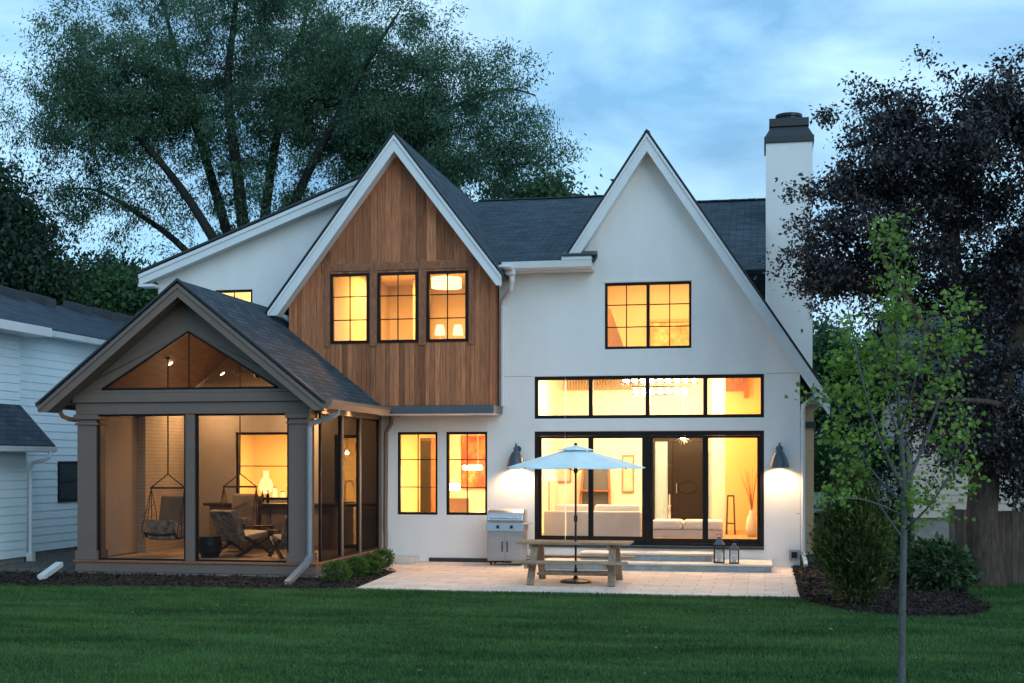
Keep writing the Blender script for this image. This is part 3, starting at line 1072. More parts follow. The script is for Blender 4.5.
# ceiling boards, vaulted
pcl = MB()
for xa, xb in ((-11.12, -8.66), (-11.12, -13.37)):
    pcl.hexa([(xa, -4.30, 5.50), (xb, -4.30, 5.50 - 0.8 * abs(xb + 11.12)), (xb, -0.01, 5.50 - 0.8 * abs(xb + 11.12)), (xa, -0.01, 5.50),
              (xa, -4.30, 5.54), (xb, -4.30, 5.54 - 0.8 * abs(xb + 11.12)), (xb, -0.01, 5.54 - 0.8 * abs(xb + 11.12)), (xa, -0.01, 5.54)])
pcl.build('porch_ceiling', M['porchceil'], porch)
psf = MB()
psf.box(-8.62, -8.20, -4.44, -0.004, 3.40, 3.42)
psf.build('porch_soffit', M['soffit'], porch)
psf = MB()
psf.box(-14.05, -13.53, -4.44, -0.004, 3.40, 3.42)
psf.build('porch_soffit', M['soffit'], porch)
for sx, xo in ((1, -8.19), (-1, -14.05)):
    prof = [(xo, 3.42), (xo, 3.27), (xo + sx * 0.10, 3.25), (xo + sx * 0.19, 3.36), (xo + sx * 0.20, 3.42)]
    if sx < 0:
        prof = [(xo, 3.42), (xo, 3.31), (xo - 0.04, 3.31), (xo - 0.08, 3.38), (xo - 0.085, 3.42)]
    MB().prism(prof, 'xz', -4.93, -0.02).build('gutter', M['porch'], porch)
pd = MB()
pd.tube([(-8.13, -4.2, 3.32), (-8.13, -4.2, 3.2), (-8.2, -4.3, 3.12), (-8.54, -4.55, 2.98), (-8.58, -4.56, 2.9), (-8.58, -4.56, 0.42)], 0.05, 8)
pd.build('downspout', M['boot'], porch)
pd = MB()
pd.beam((-8.58, -4.53, 0.44), (-8.62, -4.70, 0.26), 0.10, 0.08)
pd.beam((-8.61, -4.66, 0.30), (-8.50, -5.95, 0.04), 0.11, 0.085)
pd.build('downspout_boot', M['boot'], porch)
pd = MB()
pd.tube([(-13.95, -4.3, 3.34), (-13.95, -4.3, 3.24), (-13.9, -4.3, 3.16), (-13.75, -4.3, 3.10), (-13.55, -4.3, 3.08)], 0.045, 8)
pd.build('downspout', M['cedartrim'], porch)
pd = MB()
pd.tube([(-8.24, -0.12, 3.34), (-8.26, -0.10, 3.1), (-8.38, -0.08, 2.9), (-8.40, -0.08, 0.75), (-8.38, -0.12, 0.62), (-8.36, -0.2, 0.3)], 0.05, 8)
pd.build('downspout', M['porch'], porch)
bt = MB()
bt.beam((-13.56, -5.0, 0.24), (-13.42, -5.9, 0.06), 0.14, 0.09)
tag(bt.build('splash_spout', M['gutterwhite']), 'white downspout end lying on the soil left of the porch', 'downspout')
fin = MB()
wall_xz(fin, [[(-13.38, 0.264), (-8.5, 0.264), (-8.5, 3.35), (-11.0, 5.3), (-11.25, 5.3), (-13.38, 3.6)]], [W_PASS, D_PORCH], -0.022, -0.003)
fin.build('back_wall', M['porchwall'], porch)
# porch back wall finishes: painted brick chimney breast and bar counter
MB().box(-13.398, -13.22, -2.08, -0.01, 0.264, 3.65).build('brick_panel', M['brickpaint'], porch)
bc = MB()
bc.box(-12.55, -8.62, -0.62, -0.10, 1.24, 1.30)
bar = bc.build('bar_top', M['darkwood'], porch, bevel=0.008)
bx = MB()
for k in range(4):
    a = -12.45 + k * 0.74
    bx.box(a, a + 0.72, -0.50, -0.10, 0.27, 1.238)
    bx.box(a + 0.05, a + 0.67, -0.52, -0.502, 0.36, 1.18)
M['barfront'] = material('umber_bar_front', (0.30, 0.22, 0.155), 0.6, vary=0.2)
bx.build('bar_cabinet', M['barfront'], porch, bevel=0.004)

# ------------------------------------------------------------------ rooms behind the windows
def room(x0, x1, y0, y1, z0, z1, wall, floor):
    w = MB()
    w.quad((x0, y1, z0), (x1, y1, z0), (x1, y1, z1), (x0, y1, z1))
    w.quad((x0, y0, z0), (x0, y1, z0), (x0, y1, z1), (x0, y0, z1))
    w.quad((x1, y0, z0), (x1, y0, z1), (x1, y1, z1), (x1, y1, z0))
    w.quad((x0, y0, z1), (x0, y1, z1), (x1, y1, z1), (x1, y0, z1))
    r = w.build('room_wall', wall, house)
    MB().box(x0, x1, y0, y1, z0 - 0.02, z0 + 0.001).build('room_floor', floor, r)
    return r


R_great = room(-5.45, 0.45, 0.24, 6.2, 0.45, 4.55, M['plasterw'], M['oak'])
R_kit = room(-13.2, -5.65, 0.24, 4.0, 0.26, 3.15, M['plaster'], M['oak'])
R_bed = room(-9.56, -6.1, YC + 0.16, 4.2, 4.32, 6.78, M['plaster'], M['oak'])
R_up = room(-4.05, -0.85, 0.24, 4.0, 4.6, 6.85, M['plaster'], M['oak'])
R_wing = room(-13.6, -10.6, 0.24, 3.2, 4.7, 6.5, M['plasterw'], M['oak'])


def span(px0, px1, Y):
    return at(px0, HOR, Y).x, at(px1, HOR, Y).x


def zat(px, py, Y):
    return at(px, py, Y).z


# entrance door, loft and pier are built into the house
YB = 6.17
a, b = span(673, 702, YB)
z0, z1 = 0.46, zat(690, 441, YB)
dm = MB()
sx0, sx1 = span(655, 668, YB)
dm.box(sx0 - 0.12, b + 0.14, YB - 0.10, YB, z1, z1 + 0.12)
dm.box(sx0 - 0.12, sx0, YB - 0.10, YB, z0, z1)
dm.box(sx1, a, YB - 0.10, YB, z0, z1)
dm.box(b, b + 0.14, YB - 0.10, YB, z0, z1)
fd = dm.build('entrance_door', M['doorwood'], house)
dl = MB()
dl.box(a + 0.004, b - 0.004, YB - 0.06, YB - 0.01, z0, z1 - 0.003)
w_ = b - a
for zz0, zz1 in ((z0 + 0.15, z0 + 0.85), (z0 + 1.35, z1 - 0.12)):
    for q0, q1, r0, r1 in ((a + 0.12, b - 0.12, zz0, zz0 + 0.03), (a + 0.12, b - 0.12, zz1 - 0.03, zz1), (a + 0.12, a + 0.15, zz0 + 0.03, zz1 - 0.03), (b - 0.15, b - 0.12, zz0 + 0.03, zz1 - 0.03)):
        dl.box(q0, q1, YB - 0.075, YB - 0.062, r0, r1)
cx = (a + b) / 2
ring = [(cx + 0.24 * math.cos(t), YB - 0.068, z0 + 1.10 + 0.16 * math.sin(t)) for t in [2 * math.pi * k / 20 for k in range(21)]]
dl.tube(ring, 0.014, 6)
dl.build('door_leaf', M['doorwood'], fd)
MB().box(sx0 + 0.002, sx1 - 0.002, YB - 0.05, YB - 0.045, z0, z1).build('sidelight', M['carglass'], fd)
MB().tube([(a + 0.1, YB - 0.11, z0 + 0.95), (a + 0.1, YB - 0.11, z0 + 1.2)], 0.014, 6).build('handle', M['steel'], fd)
MB().box(*span(712, 725, 4.4), 4.3, 4.6, 0.452, 4.548).build('room_pier', M['plasterw'], house)
MB().box(at(725.5, 460, YB).x, 0.445, 6.15, 6.195, 0.452, 4.548).build('orange_glow_wall', M['plasterglow'], house)  # orange lamplight of the hall painted onto these walls
MB().box(0.40, 0.447, 0.3, 6.14, 0.452, 4.548).build('orange_glow_wall', M['plasterglow'], house)
MB().box(*span(709, 712.5, YB), YB - 0.05, YB, 0.6, 2.55).build('side_window', M['carglass'], house)
lr = MB()
a, b = span(566, 640, 6.0)
zt, zb = zat(600, 374, 6.0), zat(600, 390, 6.0)
lr.box(a, b, 5.98, 6.06, zt - 0.06, zt)
lr.box(a, b, 5.98, 6.06, zb, zb + 0.06)
n = 26
for k in range(n):
    xx = a + (b - a) * (k + 0.5) / n
    lr.box(xx - 0.018, xx + 0.018, 6.0, 6.04, zb + 0.06, zt - 0.06)
lr.build('loft_railing', M['oak'], house)
a, b = span(724, 746, 6.0)
MB().box(a, b, 6.05, 6.16, zat(735, 391, 6), zat(735, 372, 6)).build('loft_cupboard', M['cedartrim'], house)
MB().box(b - 0.05, b + 0.06, 6.0, 6.049, zat(735, 398, 6), zat(735, 372, 6)).build('loft_post', M['cedartrim'], house)

# patio steps
t = thing('patio_steps', (-2.0, -0.8, 0), 'two broad limestone steps leading up to the sliding glass doors', 'steps')
MB().box(-4.6, 0.12, -1.47, -0.004, 0.0, 0.115).build('riser', M['riser'], t)
MB().box(-4.63, 0.15, -1.51, -0.004, 0.117, 0.155).build('tread', M['stone'], t, bevel=0.006)
MB().box(-3.86, -1.10, -0.82, -0.006, 0.157, 0.275).build('riser', M['riser'], t)
MB().box(-3.89, -1.07, -0.86, -0.006, 0.277, 0.315).build('tread', M['stone'], t, bevel=0.006)
st_ = MB().box(-8.30, -7.62, -0.75, -0.01, 0.0, 0.13).build('stone_step', M['stone'], bevel=0.01)
tag(st_, 'small pale stone step beside the porch corner', 'step')

# ------------------------------------------------------------------ patio furniture
TX, TY = -3.46, -4.32
pt = thing('picnic_table', (TX, TY, 0), 'weathered teak picnic table with attached benches under the aqua parasol', 'picnic table')
L = 1.04
mb = MB()
for k in range(6):
    yy = TY - 0.42 + k * 0.142
    if k == 3:
        yy += 0.0
    mb.t = rnd.uniform(0, 1)
    mb.box(TX - L + rnd.uniform(-.004, .004), TX + L + rnd.uniform(-.004, .004), yy, yy + 0.128, 0.725, 0.765)
mb.build('tabletop', M['weathered'], pt, bevel=0.006)
for sy in (-1, 1):
    mb = MB()
    for k in range(2):
        yy = TY + sy * 0.74 - 0.145 + k * 0.148
        mb.t = rnd.uniform(0, 1)
        mb.box(TX - L, TX + L, yy, yy + 0.14, 0.405, 0.45)
    mb.build('bench_seat', M['weathered'], pt, bevel=0.006)
for sx in (-0.72, 0.72):
    for sy in (-1, 1):
        mb = MB()
        mb.beam((TX + sx * 1.03, TY + sy * 0.68, 0.0), (TX + sx, TY + sy * 0.26, 0.72), 0.075, 0.13, up=(1, 0, 0))
        mb.build('leg', M['weatheredleg'], pt, bevel=0.006)
    mb = MB()
    mb.box(TX + sx - 0.10, TX + sx - 0.045, TY - 0.86, TY + 0.86, 0.315, 0.403)
    mb.box(TX + sx - 0.10, TX + sx - 0.045, TY - 0.38, TY + 0.38, 0.64, 0.723)
    mb.build('cross_beam', M['weathered'], pt, bevel=0.005)
mb = MB()
mb.box(TX - 0.68, TX + 0.68, TY - 0.30, TY - 0.25, 0.155, 0.20)
mb.box(TX - 0.68, TX + 0.68, TY + 0.25, TY + 0.30, 0.155, 0.20)
mb.build('stretcher', M['weatheredleg'], pt, bevel=0.004)

UX, UY = -3.46, TY + 0.003
um = thing('patio_umbrella', (UX, UY, 0), 'open pale aqua patio umbrella rising through the picnic table', 'umbrella')
R_, zr, zt = 1.30, 2.14, 2.47


def canopy(R0, R1, za, zb, sag, segs=8, sub=6, rad=7, ph=math.pi / 8 * 0.35):
    mb = MB()
    V, Fc = [], []
    nn = segs * sub
    for i in range(rad + 1):
        t = i / rad
        for k in range(nn):
            ang = 2 * math.pi * k / nn + ph
            fr = (k % sub) / sub
            edge = math.cos(math.pi / segs) / math.cos((fr - 0.5) * 2 * math.pi / segs)
            edge = 1 - (1 - edge) * 1.25 * 1.0
            bow = 4 * fr * (1 - fr)
            r = R0 + (R1 - R0) * t
            z = za + (zb - za) * (t ** 1.08) - sag * bow * t * (1 - 0.4 * t)
            V.append((UX + r * edge * math.cos(ang), UY + r * edge * math.sin(ang), z))
    m0 = len(V)
    V += [(x, y, z - 0.006) for x, y, z in V]
    for i in range(rad):
        for k in range(nn):
            a_, b_ = i * nn + k, i * nn + (k + 1) % nn
            Fc.append((a_, b_, b_ + nn, a_ + nn))
            Fc.append((a_ + m0, a_ + nn + m0, b_ + nn + m0, b_ + m0))
    for k in range(nn):
        a_, b_ = rad * nn + k, rad * nn + (k + 1) % nn
        Fc.append((a_, b_, b_ + m0, a_ + m0))
    mb.add(V, Fc)
    return mb


cano = canopy(0.16, R_, zt, zr, 0.035).build('canopy', M['canvas'], um, smooth=True)
canopy(0.02, 0.34, zt + 0.085, zt + 0.0, 0.01).build('vent_cap', M['canvas'], cano, smooth=True)
MB().lathe([(0.0, 0.0), (0.03, 0.0), (0.035, 0.03), (0.02, 0.05), (0.0, 0.06)], (UX, UY, zt + 0.08), 12).build('finial', M['blackmetal'], um)
MB().tube([(UX, UY, 0.05), (UX, UY, zt + 0.06)], 0.02, 12).build('pole', M['blackmetal'], um)
for k in range(8):
    ang = 2 * math.pi * k / 8 + math.pi / 8 * 0.35
    p = Vector((UX + R_ * 0.98 * math.cos(ang), UY + R_ * 0.98 * math.sin(ang), zr - 0.012))
    rib = MB().tube([(UX, UY, zt - 0.02), p], 0.008, 6).build('rib', M['blackmetal'], um)
    q = Vector((UX, UY, zt - 0.02)).lerp(p, 0.5)
    MB().tube([(UX + 0.03 * math.cos(ang), UY + 0.03 * math.sin(ang), 2.08), q], 0.006, 6).build('strut', M['blackmetal'], rib)
    MB().ball(p, (0.016, 0.016, 0.02), 8, 6).build('rib_tip', M['blackmetal'], rib)
MB().lathe([(0.035, 0), (0.04, 0.03), (0.04, 0.07), (0.03, 0.09)], (UX, UY, 2.04), 12).build('runner', M['blackmetal'], um)
cr = MB().lathe([(0.03, 0), (0.036, 0.02), (0.036, 0.1), (0.03, 0.12)], (UX, UY, 1.13), 12).build('crank_housing', M['blackmetal'], um)
MB().tube([(UX, UY - 0.03, 1.19), (UX, UY - 0.08, 1.19), (UX + 0.01, UY - 0.085, 1.10), (UX + 0.01, UY - 0.12, 1.10)], 0.008, 6).build('crank_handle', M['blackmetal'], cr)
MB().lathe([(0.29, 0), (0.29, 0.03), (0.22, 0.055), (0.06, 0.07), (0.035, 0.10), (0.03, 0.25), (0.022, 0.26)], (UX, UY, 0.003), 28).build('base', M['blackmetal'], um, smooth=False)

# grill
ga, gb_ = -5.90, -5.12
GY0, GY1 = -0.78, -0.22
g = thing('gas_grill', ((ga + gb_) / 2, -0.5, 0), 'stainless steel gas grill on casters against the white wall', 'grill')
MB().box(ga, gb_, GY0, GY1, 0.10, 0.74).build('cabinet', M['steel'], g, bevel=0.008)
mid = (ga + gb_) / 2
for s_, (x0, x1) in ((1, (ga + 0.02, mid - 0.006)), (-1, (mid + 0.006, gb_ - 0.02))):
    d = MB().box(x0, x1, GY0 - 0.018, GY0 - 0.002, 0.13, 0.64).build('door', M['steel'], g, bevel=0.004)
    hx = x1 - 0.05 if s_ == 1 else x0 + 0.05
    MB().tube([(hx, GY0 - 0.02, 0.30), (hx, GY0 - 0.055, 0.31), (hx, GY0 - 0.055, 0.51), (hx, GY0 - 0.02, 0.52)], 0.010, 8).build('handle', M['blackmetal'], d)
MB().prism([(GY0 - 0.05, 0.75), (GY0 - 0.02, 0.93), (GY1, 0.93), (GY1, 0.742), (GY0 - 0.05, 0.742)], 'yz', ga - 0.02, gb_ + 0.02).build('control_panel', M['steel'], g, bevel=0.006)
for k, xx in enumerate((ga + 0.24, gb_ - 0.24)):
    kb = MB()
    kb.v and None
    kb.tube([(xx, GY0 - 0.034, 0.84), (xx, GY0 - 0.085, 0.835)], [0.036, 0.030], 14)
    kb.build('knob', M['blackmetal'], g)
hp = [(GY0 - 0.03, 0.934)]
for k in range(9):
    t_ = math.pi * k / 16
    hp.append((GY0 + 0.26 - 0.29 * math.cos(t_), 0.98 + 0.24 * math.sin(t_)))
hp += [(GY1 - 0.02, 1.20), (GY1 - 0.02, 0.934)]
hood = MB().prism(hp, 'yz', ga, gb_).build('hood', M['polished'], g, bevel=0.01)
MB().tube([(ga + 0.08, GY0 - 0.0, 1.02), (ga + 0.08, GY0 - 0.075, 1.03), (gb_ - 0.08, GY0 - 0.075, 1.03), (gb_ - 0.08, GY0, 1.02)], 0.013, 8).build('hood_handle', M['steel'], hood)
MB().box(gb_ + 0.002, gb_ + 0.12, GY0 + 0.05, GY1 - 0.05, 0.88, 0.905).build('side_shelf', M['steel'], g, bevel=0.004)
MB().box(ga + 0.03, gb_ - 0.03, GY0 + 0.02, GY1 - 0.02, 0.075, 0.098).build('base_tray', M['blackmetal'], g)
for x_ in (ga + 0.07, gb_ - 0.07):
    for y_ in (GY0 + 0.07, GY1 - 0.07):
        MB().tube([(x_ - 0.018, y_, 0.04), (x_ + 0.018, y_, 0.04)], 0.038, 12).build('caster', M['tyre'], g)


# sconces
def sconce(x, label):
    zb = 2.12
    yw = -0.25
    s = thing('wall_lamp', (x, 0, zb + 0.4), label, 'wall lamp', 'barn style wall lamps beside the glass doors')
    MB().lathe([(0.21, 0), (0.205, 0.03), (0.15, 0.21), (0.09, 0.33), (0.055, 0.36), (0.05, 0.43), (0.025, 0.45), (0.02, 0.52), (0.0, 0.53)], (x, yw, zb), 24, caps=False).build('shade', M['sconce'], s, smooth=False)
    MB().lathe([(0.195, 0.006), (0.14, 0.20), (0.08, 0.31), (0.0, 0.318)], (x, yw, zb), 24, caps=False).build('shade_lining', M['sconcein'], s)
    MB().tube([(x, -0.004, zb + 0.40), (x, -0.035, zb + 0.40)], 0.075, 20).build('wall_plate', M['sconce'], s)
    MB().tube([(x, -0.03, zb + 0.40), (x, -0.12, zb + 0.44), (x, -0.2, zb + 0.455), (x, -0.245, zb + 0.44)], 0.016, 8).build('arm', M['sconce'], s)
    MB().ball((x, yw, zb + 0.14), 0.04, 12, 8).build('bulb', M['bulb'], s)
    light('SPOT', (x, yw, zb + 0.085), SCONCE_W, (1.0, 0.62, 0.32), 0.03, (0, 0, 0), 140, 0.7, 'sconce_light')
    return s


SCONCE_W = 48
sconce(-5.37, 'slate blue barn lamp on the white wall above the gas grill')
sconce(0.30, 'slate blue barn lamp on the white wall by the right house corner')


# lanterns
def lantern(x, y, z, w, h, label):
    l = thing('lantern', (x, y, z), label, 'lantern', 'metal lanterns on the step')
    mb = MB()
    hw = w / 2
    mb.box(x - hw, x + hw, y - hw, y + hw, z, z + 0.025)
    mb.box(x - hw, x + hw, y - hw, y + hw, z + h * 0.66, z + h * 0.68)
    for i in (-1, 1):
        for j in (-1, 1):
            mb.box(x + i * (hw - 0.012) - 0.011, x + i * (hw - 0.012) + 0.011, y + j * (hw - 0.012) - 0.011, y + j * (hw - 0.012) + 0.011, z + 0.026, z + h * 0.66)
    mb.build('frame', M['blackmetal'], l)
    mb = MB()
    for i in (-1, 1):
        mb.box(x + i * (hw - 0.014) - 0.002, x + i * (hw - 0.014) + 0.002, y - hw + 0.03, y + hw - 0.03, z + 0.03, z + h * 0.65)
        mb.box(x - hw + 0.03, x + hw - 0.03, y + i * (hw - 0.014) - 0.002, y + i * (hw - 0.014) + 0.002, z + 0.03, z + h * 0.65)
    mb.build('glass', M['glassup'], l)
    MB().lathe([(hw * 1.48, 0), (hw * 1.3, h * 0.03), (hw * 0.8, h * 0.15), (hw * 0.55, h * 0.18), (hw * 0.5, h * 0.23), (hw * 0.62, h * 0.24), (hw * 0.1, h * 0.29)], (x, y, z + h * 0.682), 4, math.pi / 4).build('roof', M['band'], l)
    MB().tube([(x + 0.05 * math.cos(t_) * w / .2, y, z + h * 0.97 + 0.05 * math.sin(t_)) for t_ in [2 * math.pi * k / 14 for k in range(15)]], 0.005, 5).build('ring', M['blackmetal'], l)
    MB().lathe([(w * 0.2, 0), (w * 0.2, h * 0.3), (0, h * 0.3)], (x, y, z + 0.026), 14).build('candle', M['linenw'], l)


lantern(-0.93, -1.12, 0.155, 0.22, 0.56, 'taller dark metal lantern with a pale candle on the step')
lantern(-0.62, -1.22, 0.155, 0.20, 0.43, 'shorter dark metal lantern with a pale candle on the step')

# ------------------------------------------------------------------ porch furniture
M['pattern'] = material('patterned_cushion', (0.36, 0.29, 0.23), 0.9, vary=0.75, vscale=9)


def swing_chair(x, y, label):
    s = thing('hanging_chair', (x, y, 0.6), label, 'hanging chair', 'hanging chairs in the screened porch')
    zb = 0.58
    zc = 5.48 - 0.8 * abs(x + 11.12)
    MB().tube([(x, y, zc), (x, y, 1.98)], 0.016, 6).build('rope', M['rope'], s)
    MB().lathe([(0.0, 0), (0.05, 0.02), (0.05, 0.05), (0, 0.06)], (x, y, zc - 0.06), 10).build('ceiling_hook', M['blackmetal'], s)
    MB().tube([(x - 0.40, y, 1.69), (x + 0.40, y, 1.69)], 0.02, 8).build('spreader_bar', M['rope'], s)
    mb = MB()
    for i in (-1, 1):
        mb.tube([(x, y, 1.98), (x + i * 0.38, y, 1.70)], 0.012, 6)
        for k in range(4):
            yy = y - 0.38 + 0.2 * k
            mb.tube([(x + i * 0.38, y, 1.69), (x + i * (0.40 - 0.01 * k), yy, zb + 0.25 + 0.10 * k), (x + i * 0.38, yy + 0.04, zb + 0.06)], 0.008, 5)
        for k in range(3):
            mb.tube([(x + i * 0.43, y - 0.36, zb + 0.2 + 0.16 * k), (x + i * 0.43, y + 0.26, zb + 0.34 + 0.22 * k)], 0.006, 5)
    mb.build('suspension_cord', M['rope'], s)
    mb = MB()
    prof = [(-0.40, 0.14), (-0.30, 0.02), (0.05, 0.0), (0.24, 0.06), (0.34, 0.30), (0.42, 0.62), (0.46, 0.86)]
    V = []
    for (yy, zz) in prof:
        for k in range(7):
            t_ = (k / 6 - 0.5) * 2
            V.append((x + t_ * 0.36, y + yy, zb + zz + 0.05 * t_ * t_))
    mb.add(V, [(i * 7 + k, i * 7 + k + 1, i * 7 + k + 8, i * 7 + k + 7) for i in range(len(prof) - 1) for k in range(6)])
    o = mb.build('sling', M['rope'], s, smooth=True)
    so = o.modifiers.new('thick', 'SOLIDIFY')
    so.thickness = 0.02
    MB().hexa([(x - 0.31, y - 0.36, zb + 0.03), (x + 0.31, y - 0.36, zb + 0.03), (x + 0.31, y + 0.22, zb + 0.05), (x - 0.31, y + 0.22, zb + 0.05),
               (x - 0.33, y - 0.40, zb + 0.46), (x + 0.33, y - 0.40, zb + 0.46), (x + 0.33, y + 0.2, zb + 0.24), (x - 0.33, y + 0.2, zb + 0.24)]).build('seat_cushion', M['pattern'], s, bevel=0.05)
    MB().hexa([(x - 0.32, y + 0.12, zb + 0.2), (x + 0.32, y + 0.12, zb + 0.2), (x + 0.32, y + 0.27, zb + 0.2), (x - 0.32, y + 0.27, zb + 0.2),
               (x - 0.30, y + 0.27, zb + 0.95), (x + 0.30, y + 0.27, zb + 0.95), (x + 0.30, y + 0.40, zb + 0.95), (x - 0.30, y + 0.40, zb + 0.95)]).build('back_cushion', M['barfront'], s, bevel=0.05)
    return s


p1 = at(168, 500, -2.7)
swing_chair(p1.x, -2.7, 'hanging rope chair with patterned cushion before the painted brick')
p2_ = at(240, 500, -1.3)
swing_chair(p2_.x, -1.3, 'hanging rope chair half hidden behind the wooden lounge chair')


def lounge_chair():
    c = thing('lounge_chair', (0, 0, 0), '', 'chair', 'wooden lounge chairs in the screened porch')
    for i in (-1, 1):
        mb = MB()
        mb.beam((i * 0.33, -0.42, 0.0), (i * 0.33, 0.40, 0.40), 0.045, 0.07, up=(1, 0, 0))
        mb.beam((i * 0.33, 0.42, 0.0), (i * 0.33, -0.22, 0.36), 0.04, 0.07, up=(1, 0, 0))
        mb.build('crossed_leg', M['darkwood'], c, bevel=0.006)
        mb = MB()
        mb.beam((i * 0.36, 0.40, 0.54), (i * 0.36, -0.30, 0.56), 0.07, 0.035)
        mb.beam((i * 0.36, 0.36, 0.38), (i * 0.36, 0.36, 0.53), 0.04, 0.05)
        mb.build('armrest', M['darkwood'], c, bevel=0.006)
    MB().hexa([(-0.29, 0.36, 0.34), (0.29, 0.36, 0.34), (0.29, -0.22, 0.26), (-0.29, -0.22, 0.26), (-0.29, 0.38, 0.46), (0.29, 0.38, 0.46), (0.29, -0.22, 0.38), (-0.29, -0.22, 0.38)]).build('seat', M['linen'], c, bevel=0.03)
    MB().hexa([(-0.29, -0.24, 0.26), (0.29, -0.24, 0.26), (0.29, -0.12, 0.28), (-0.29, -0.12, 0.28), (-0.29, -0.52, 0.84), (0.29, -0.52, 0.84), (0.29, -0.40, 0.88), (-0.29, -0.40, 0.88)]).build('backrest', M['pattern'], c, bevel=0.03)
    return c


lc = lounge_chair()
lc2 = copy_tree(lc)
q = at(242, 545, -2.3)
lc.location = (q.x, -2.3, 0.264)
lc.rotation_euler.z = math.radians(-24)
lc.scale = (1.2, 1.2, 1.12)
lc['label'] = 'wooden lounge chair with patterned back beside the dark drum table'
q = at(291, 545, -2.6)
lc2.location = (q.x, -2.6, 0.264)
lc2.rotation_euler.z = math.radians(40)
lc2['label'] = 'wooden lounge chair half behind the right porch column'
q = at(210, 550, -3.0)
dr = thing('drum_table', (q.x, -3.0, 0.263), 'round dark drum side table beside the wooden lounge chair', 'side table')
MB().lathe([(0.17, 0), (0.24, 0.12), (0.25, 0.26), (0.21, 0.41)], (q.x, -3.0, 0.264), 20).build('drum', M['blackmetal'], dr, smooth=False)
MB().lathe([(0.235, 0), (0.235, 0.02), (0.0, 0.02)], (q.x, -3.0, 0.676), 24).build('tabletop', M['blackmetal'], dr)

# ceiling fan and downlights of the porch
def on_ceiling(px, py):
    Y = -4.2
    while Y < -0.1:
        p = at(px, py, Y)
        if p.z >= 5.49 - 0.8 * abs(p.x + 11.12):
            return p
        Y += 0.01
    return at(px, py, -2.0)


q = Vector((-10.55, -2.2, 0))
zc = 5.49 - 0.8 * abs(q.x + 11.12)
zf = zat(250, 374, -2.2)
fan = thing('ceiling_fan', (q.x, q.y, zc), 'dark ceiling fan under the vaulted porch ceiling', 'ceiling fan')
MB().tube([(q.x, q.y, zc), (q.x, q.y, zf + 0.1)], 0.018, 8).build('down_rod', M['blackmetal'], fan)
MB().lathe([(0.0, -0.10), (0.10, -0.08), (0.13, 0.0), (0.10, 0.08), (0.03, 0.12)], (q.x, q.y, zf), 18).build('motor', M['blackmetal'], fan)
for k in range(5):
    an = 2 * math.pi * k / 5 + 0.4
    c_, s_ = math.cos(an), math.sin(an)
    mb = MB()
    P = [(0.10, -0.04), (0.62, -0.075), (0.66, 0.0), (0.62, 0.075), (0.10, 0.04)]
    mb.prism([(q.x + r * c_ - w * s_, q.y + r * s_ + w * c_) for r, w in P], 'xy', zf - 0.012, zf + 0.004)
    mb.build('blade', M['darkwood'], fan)


def downlight(p, label, grp, nz=(0, 0, -1), w=4.0, spot=110, parent_name='downlight', r=0.055):
    n_ = Vector(nz).normalized()
    t_ = thing(parent_name, p, label, 'downlight', grp)
    u_ = n_.orthogonal().normalized()
    v_ = n_.cross(u_)

    def ringpts(rr, off):
        return [Vector(p) + n_ * off + (u_ * math.cos(2 * math.pi * k / 18) + v_ * math.sin(2 * math.pi * k / 18)) * rr for k in range(18)]
    mb = MB()
    A, B = ringpts(r * 1.35, 0.004), ringpts(r, 0.012)
    mb.add(A + B, [(k, (k + 1) % 18, 18 + (k + 1) % 18, 18 + k) for k in range(18)])
    mb.build('trim_ring', M['trim'], t_)
    mb = MB()
    mb.add(ringpts(r * 0.98, 0.008), [tuple(range(18))])
    mb.build('lens', M['downlight'], t_)
    rot = (-n_).to_track_quat('Z', 'Y').to_euler()
    light('SPOT', Vector(p) + n_ * 0.05, w, (1.0, 0.62, 0.30), 0.05, rot, spot, 0.6, 'downlight_light')


PW = 85
for (px, py), lb in (((170, 363), 'downlight in the left slope of the porch ceiling'), ((222, 373), 'downlight in the right slope of the porch ceiling')):
    p = on_ceiling(px, py)
    sgn = 1 if p.x > -11.12 else -1
    nz = Vector((-0.8 * sgn, 0, -1)).normalized()
    downlight(p + nz * 0.012, lb, 'porch ceiling downlights', nz, PW, 150)
for Y, lb in ((-3.9, 'nearest soffit downlight under the right porch eave'), (-2.4, 'middle soffit downlight under the right porch eave'), (-0.8, 'farthest soffit downlight under the right porch eave')):
    downlight(Vector((-8.36, Y, 3.394)), lb, 'porch soffit downlights', (0, 0, -1), 12, 140, r=0.05)
# small pendants that light the back of the porch from above the bar
for px, lb in ((206, 'small dark pendant above the left end of the porch bar'), (300, 'small dark pendant above the right end of the porch bar')):
    q = at(px, 430, -0.75)
    zc = 5.49 - 0.8 * abs(q.x + 11.12)
    pe = thing('bar_pendant', (q.x, -0.75, zc), lb, 'pendant lamp', 'porch bar pendants')
    MB().tube([(q.x, -0.75, zc), (q.x, -0.75, 3.62)], 0.006, 5).build('cord', M['rope'], pe)
    MB().lathe([(0.10, 0), (0.05, 0.10), (0.02, 0.14), (0, 0.14)], (q.x, -0.75, 3.5), 14, caps=False).build('pendant_shade', M['blackmetal'], pe)
    MB().ball((q.x, -0.75, 3.53), 0.025, 8, 6).build('bulb', M['bulb'], pe)
    light('POINT', (q.x, -0.75, 3.46), 34, (1.0, 0.6, 0.28), 0.04)

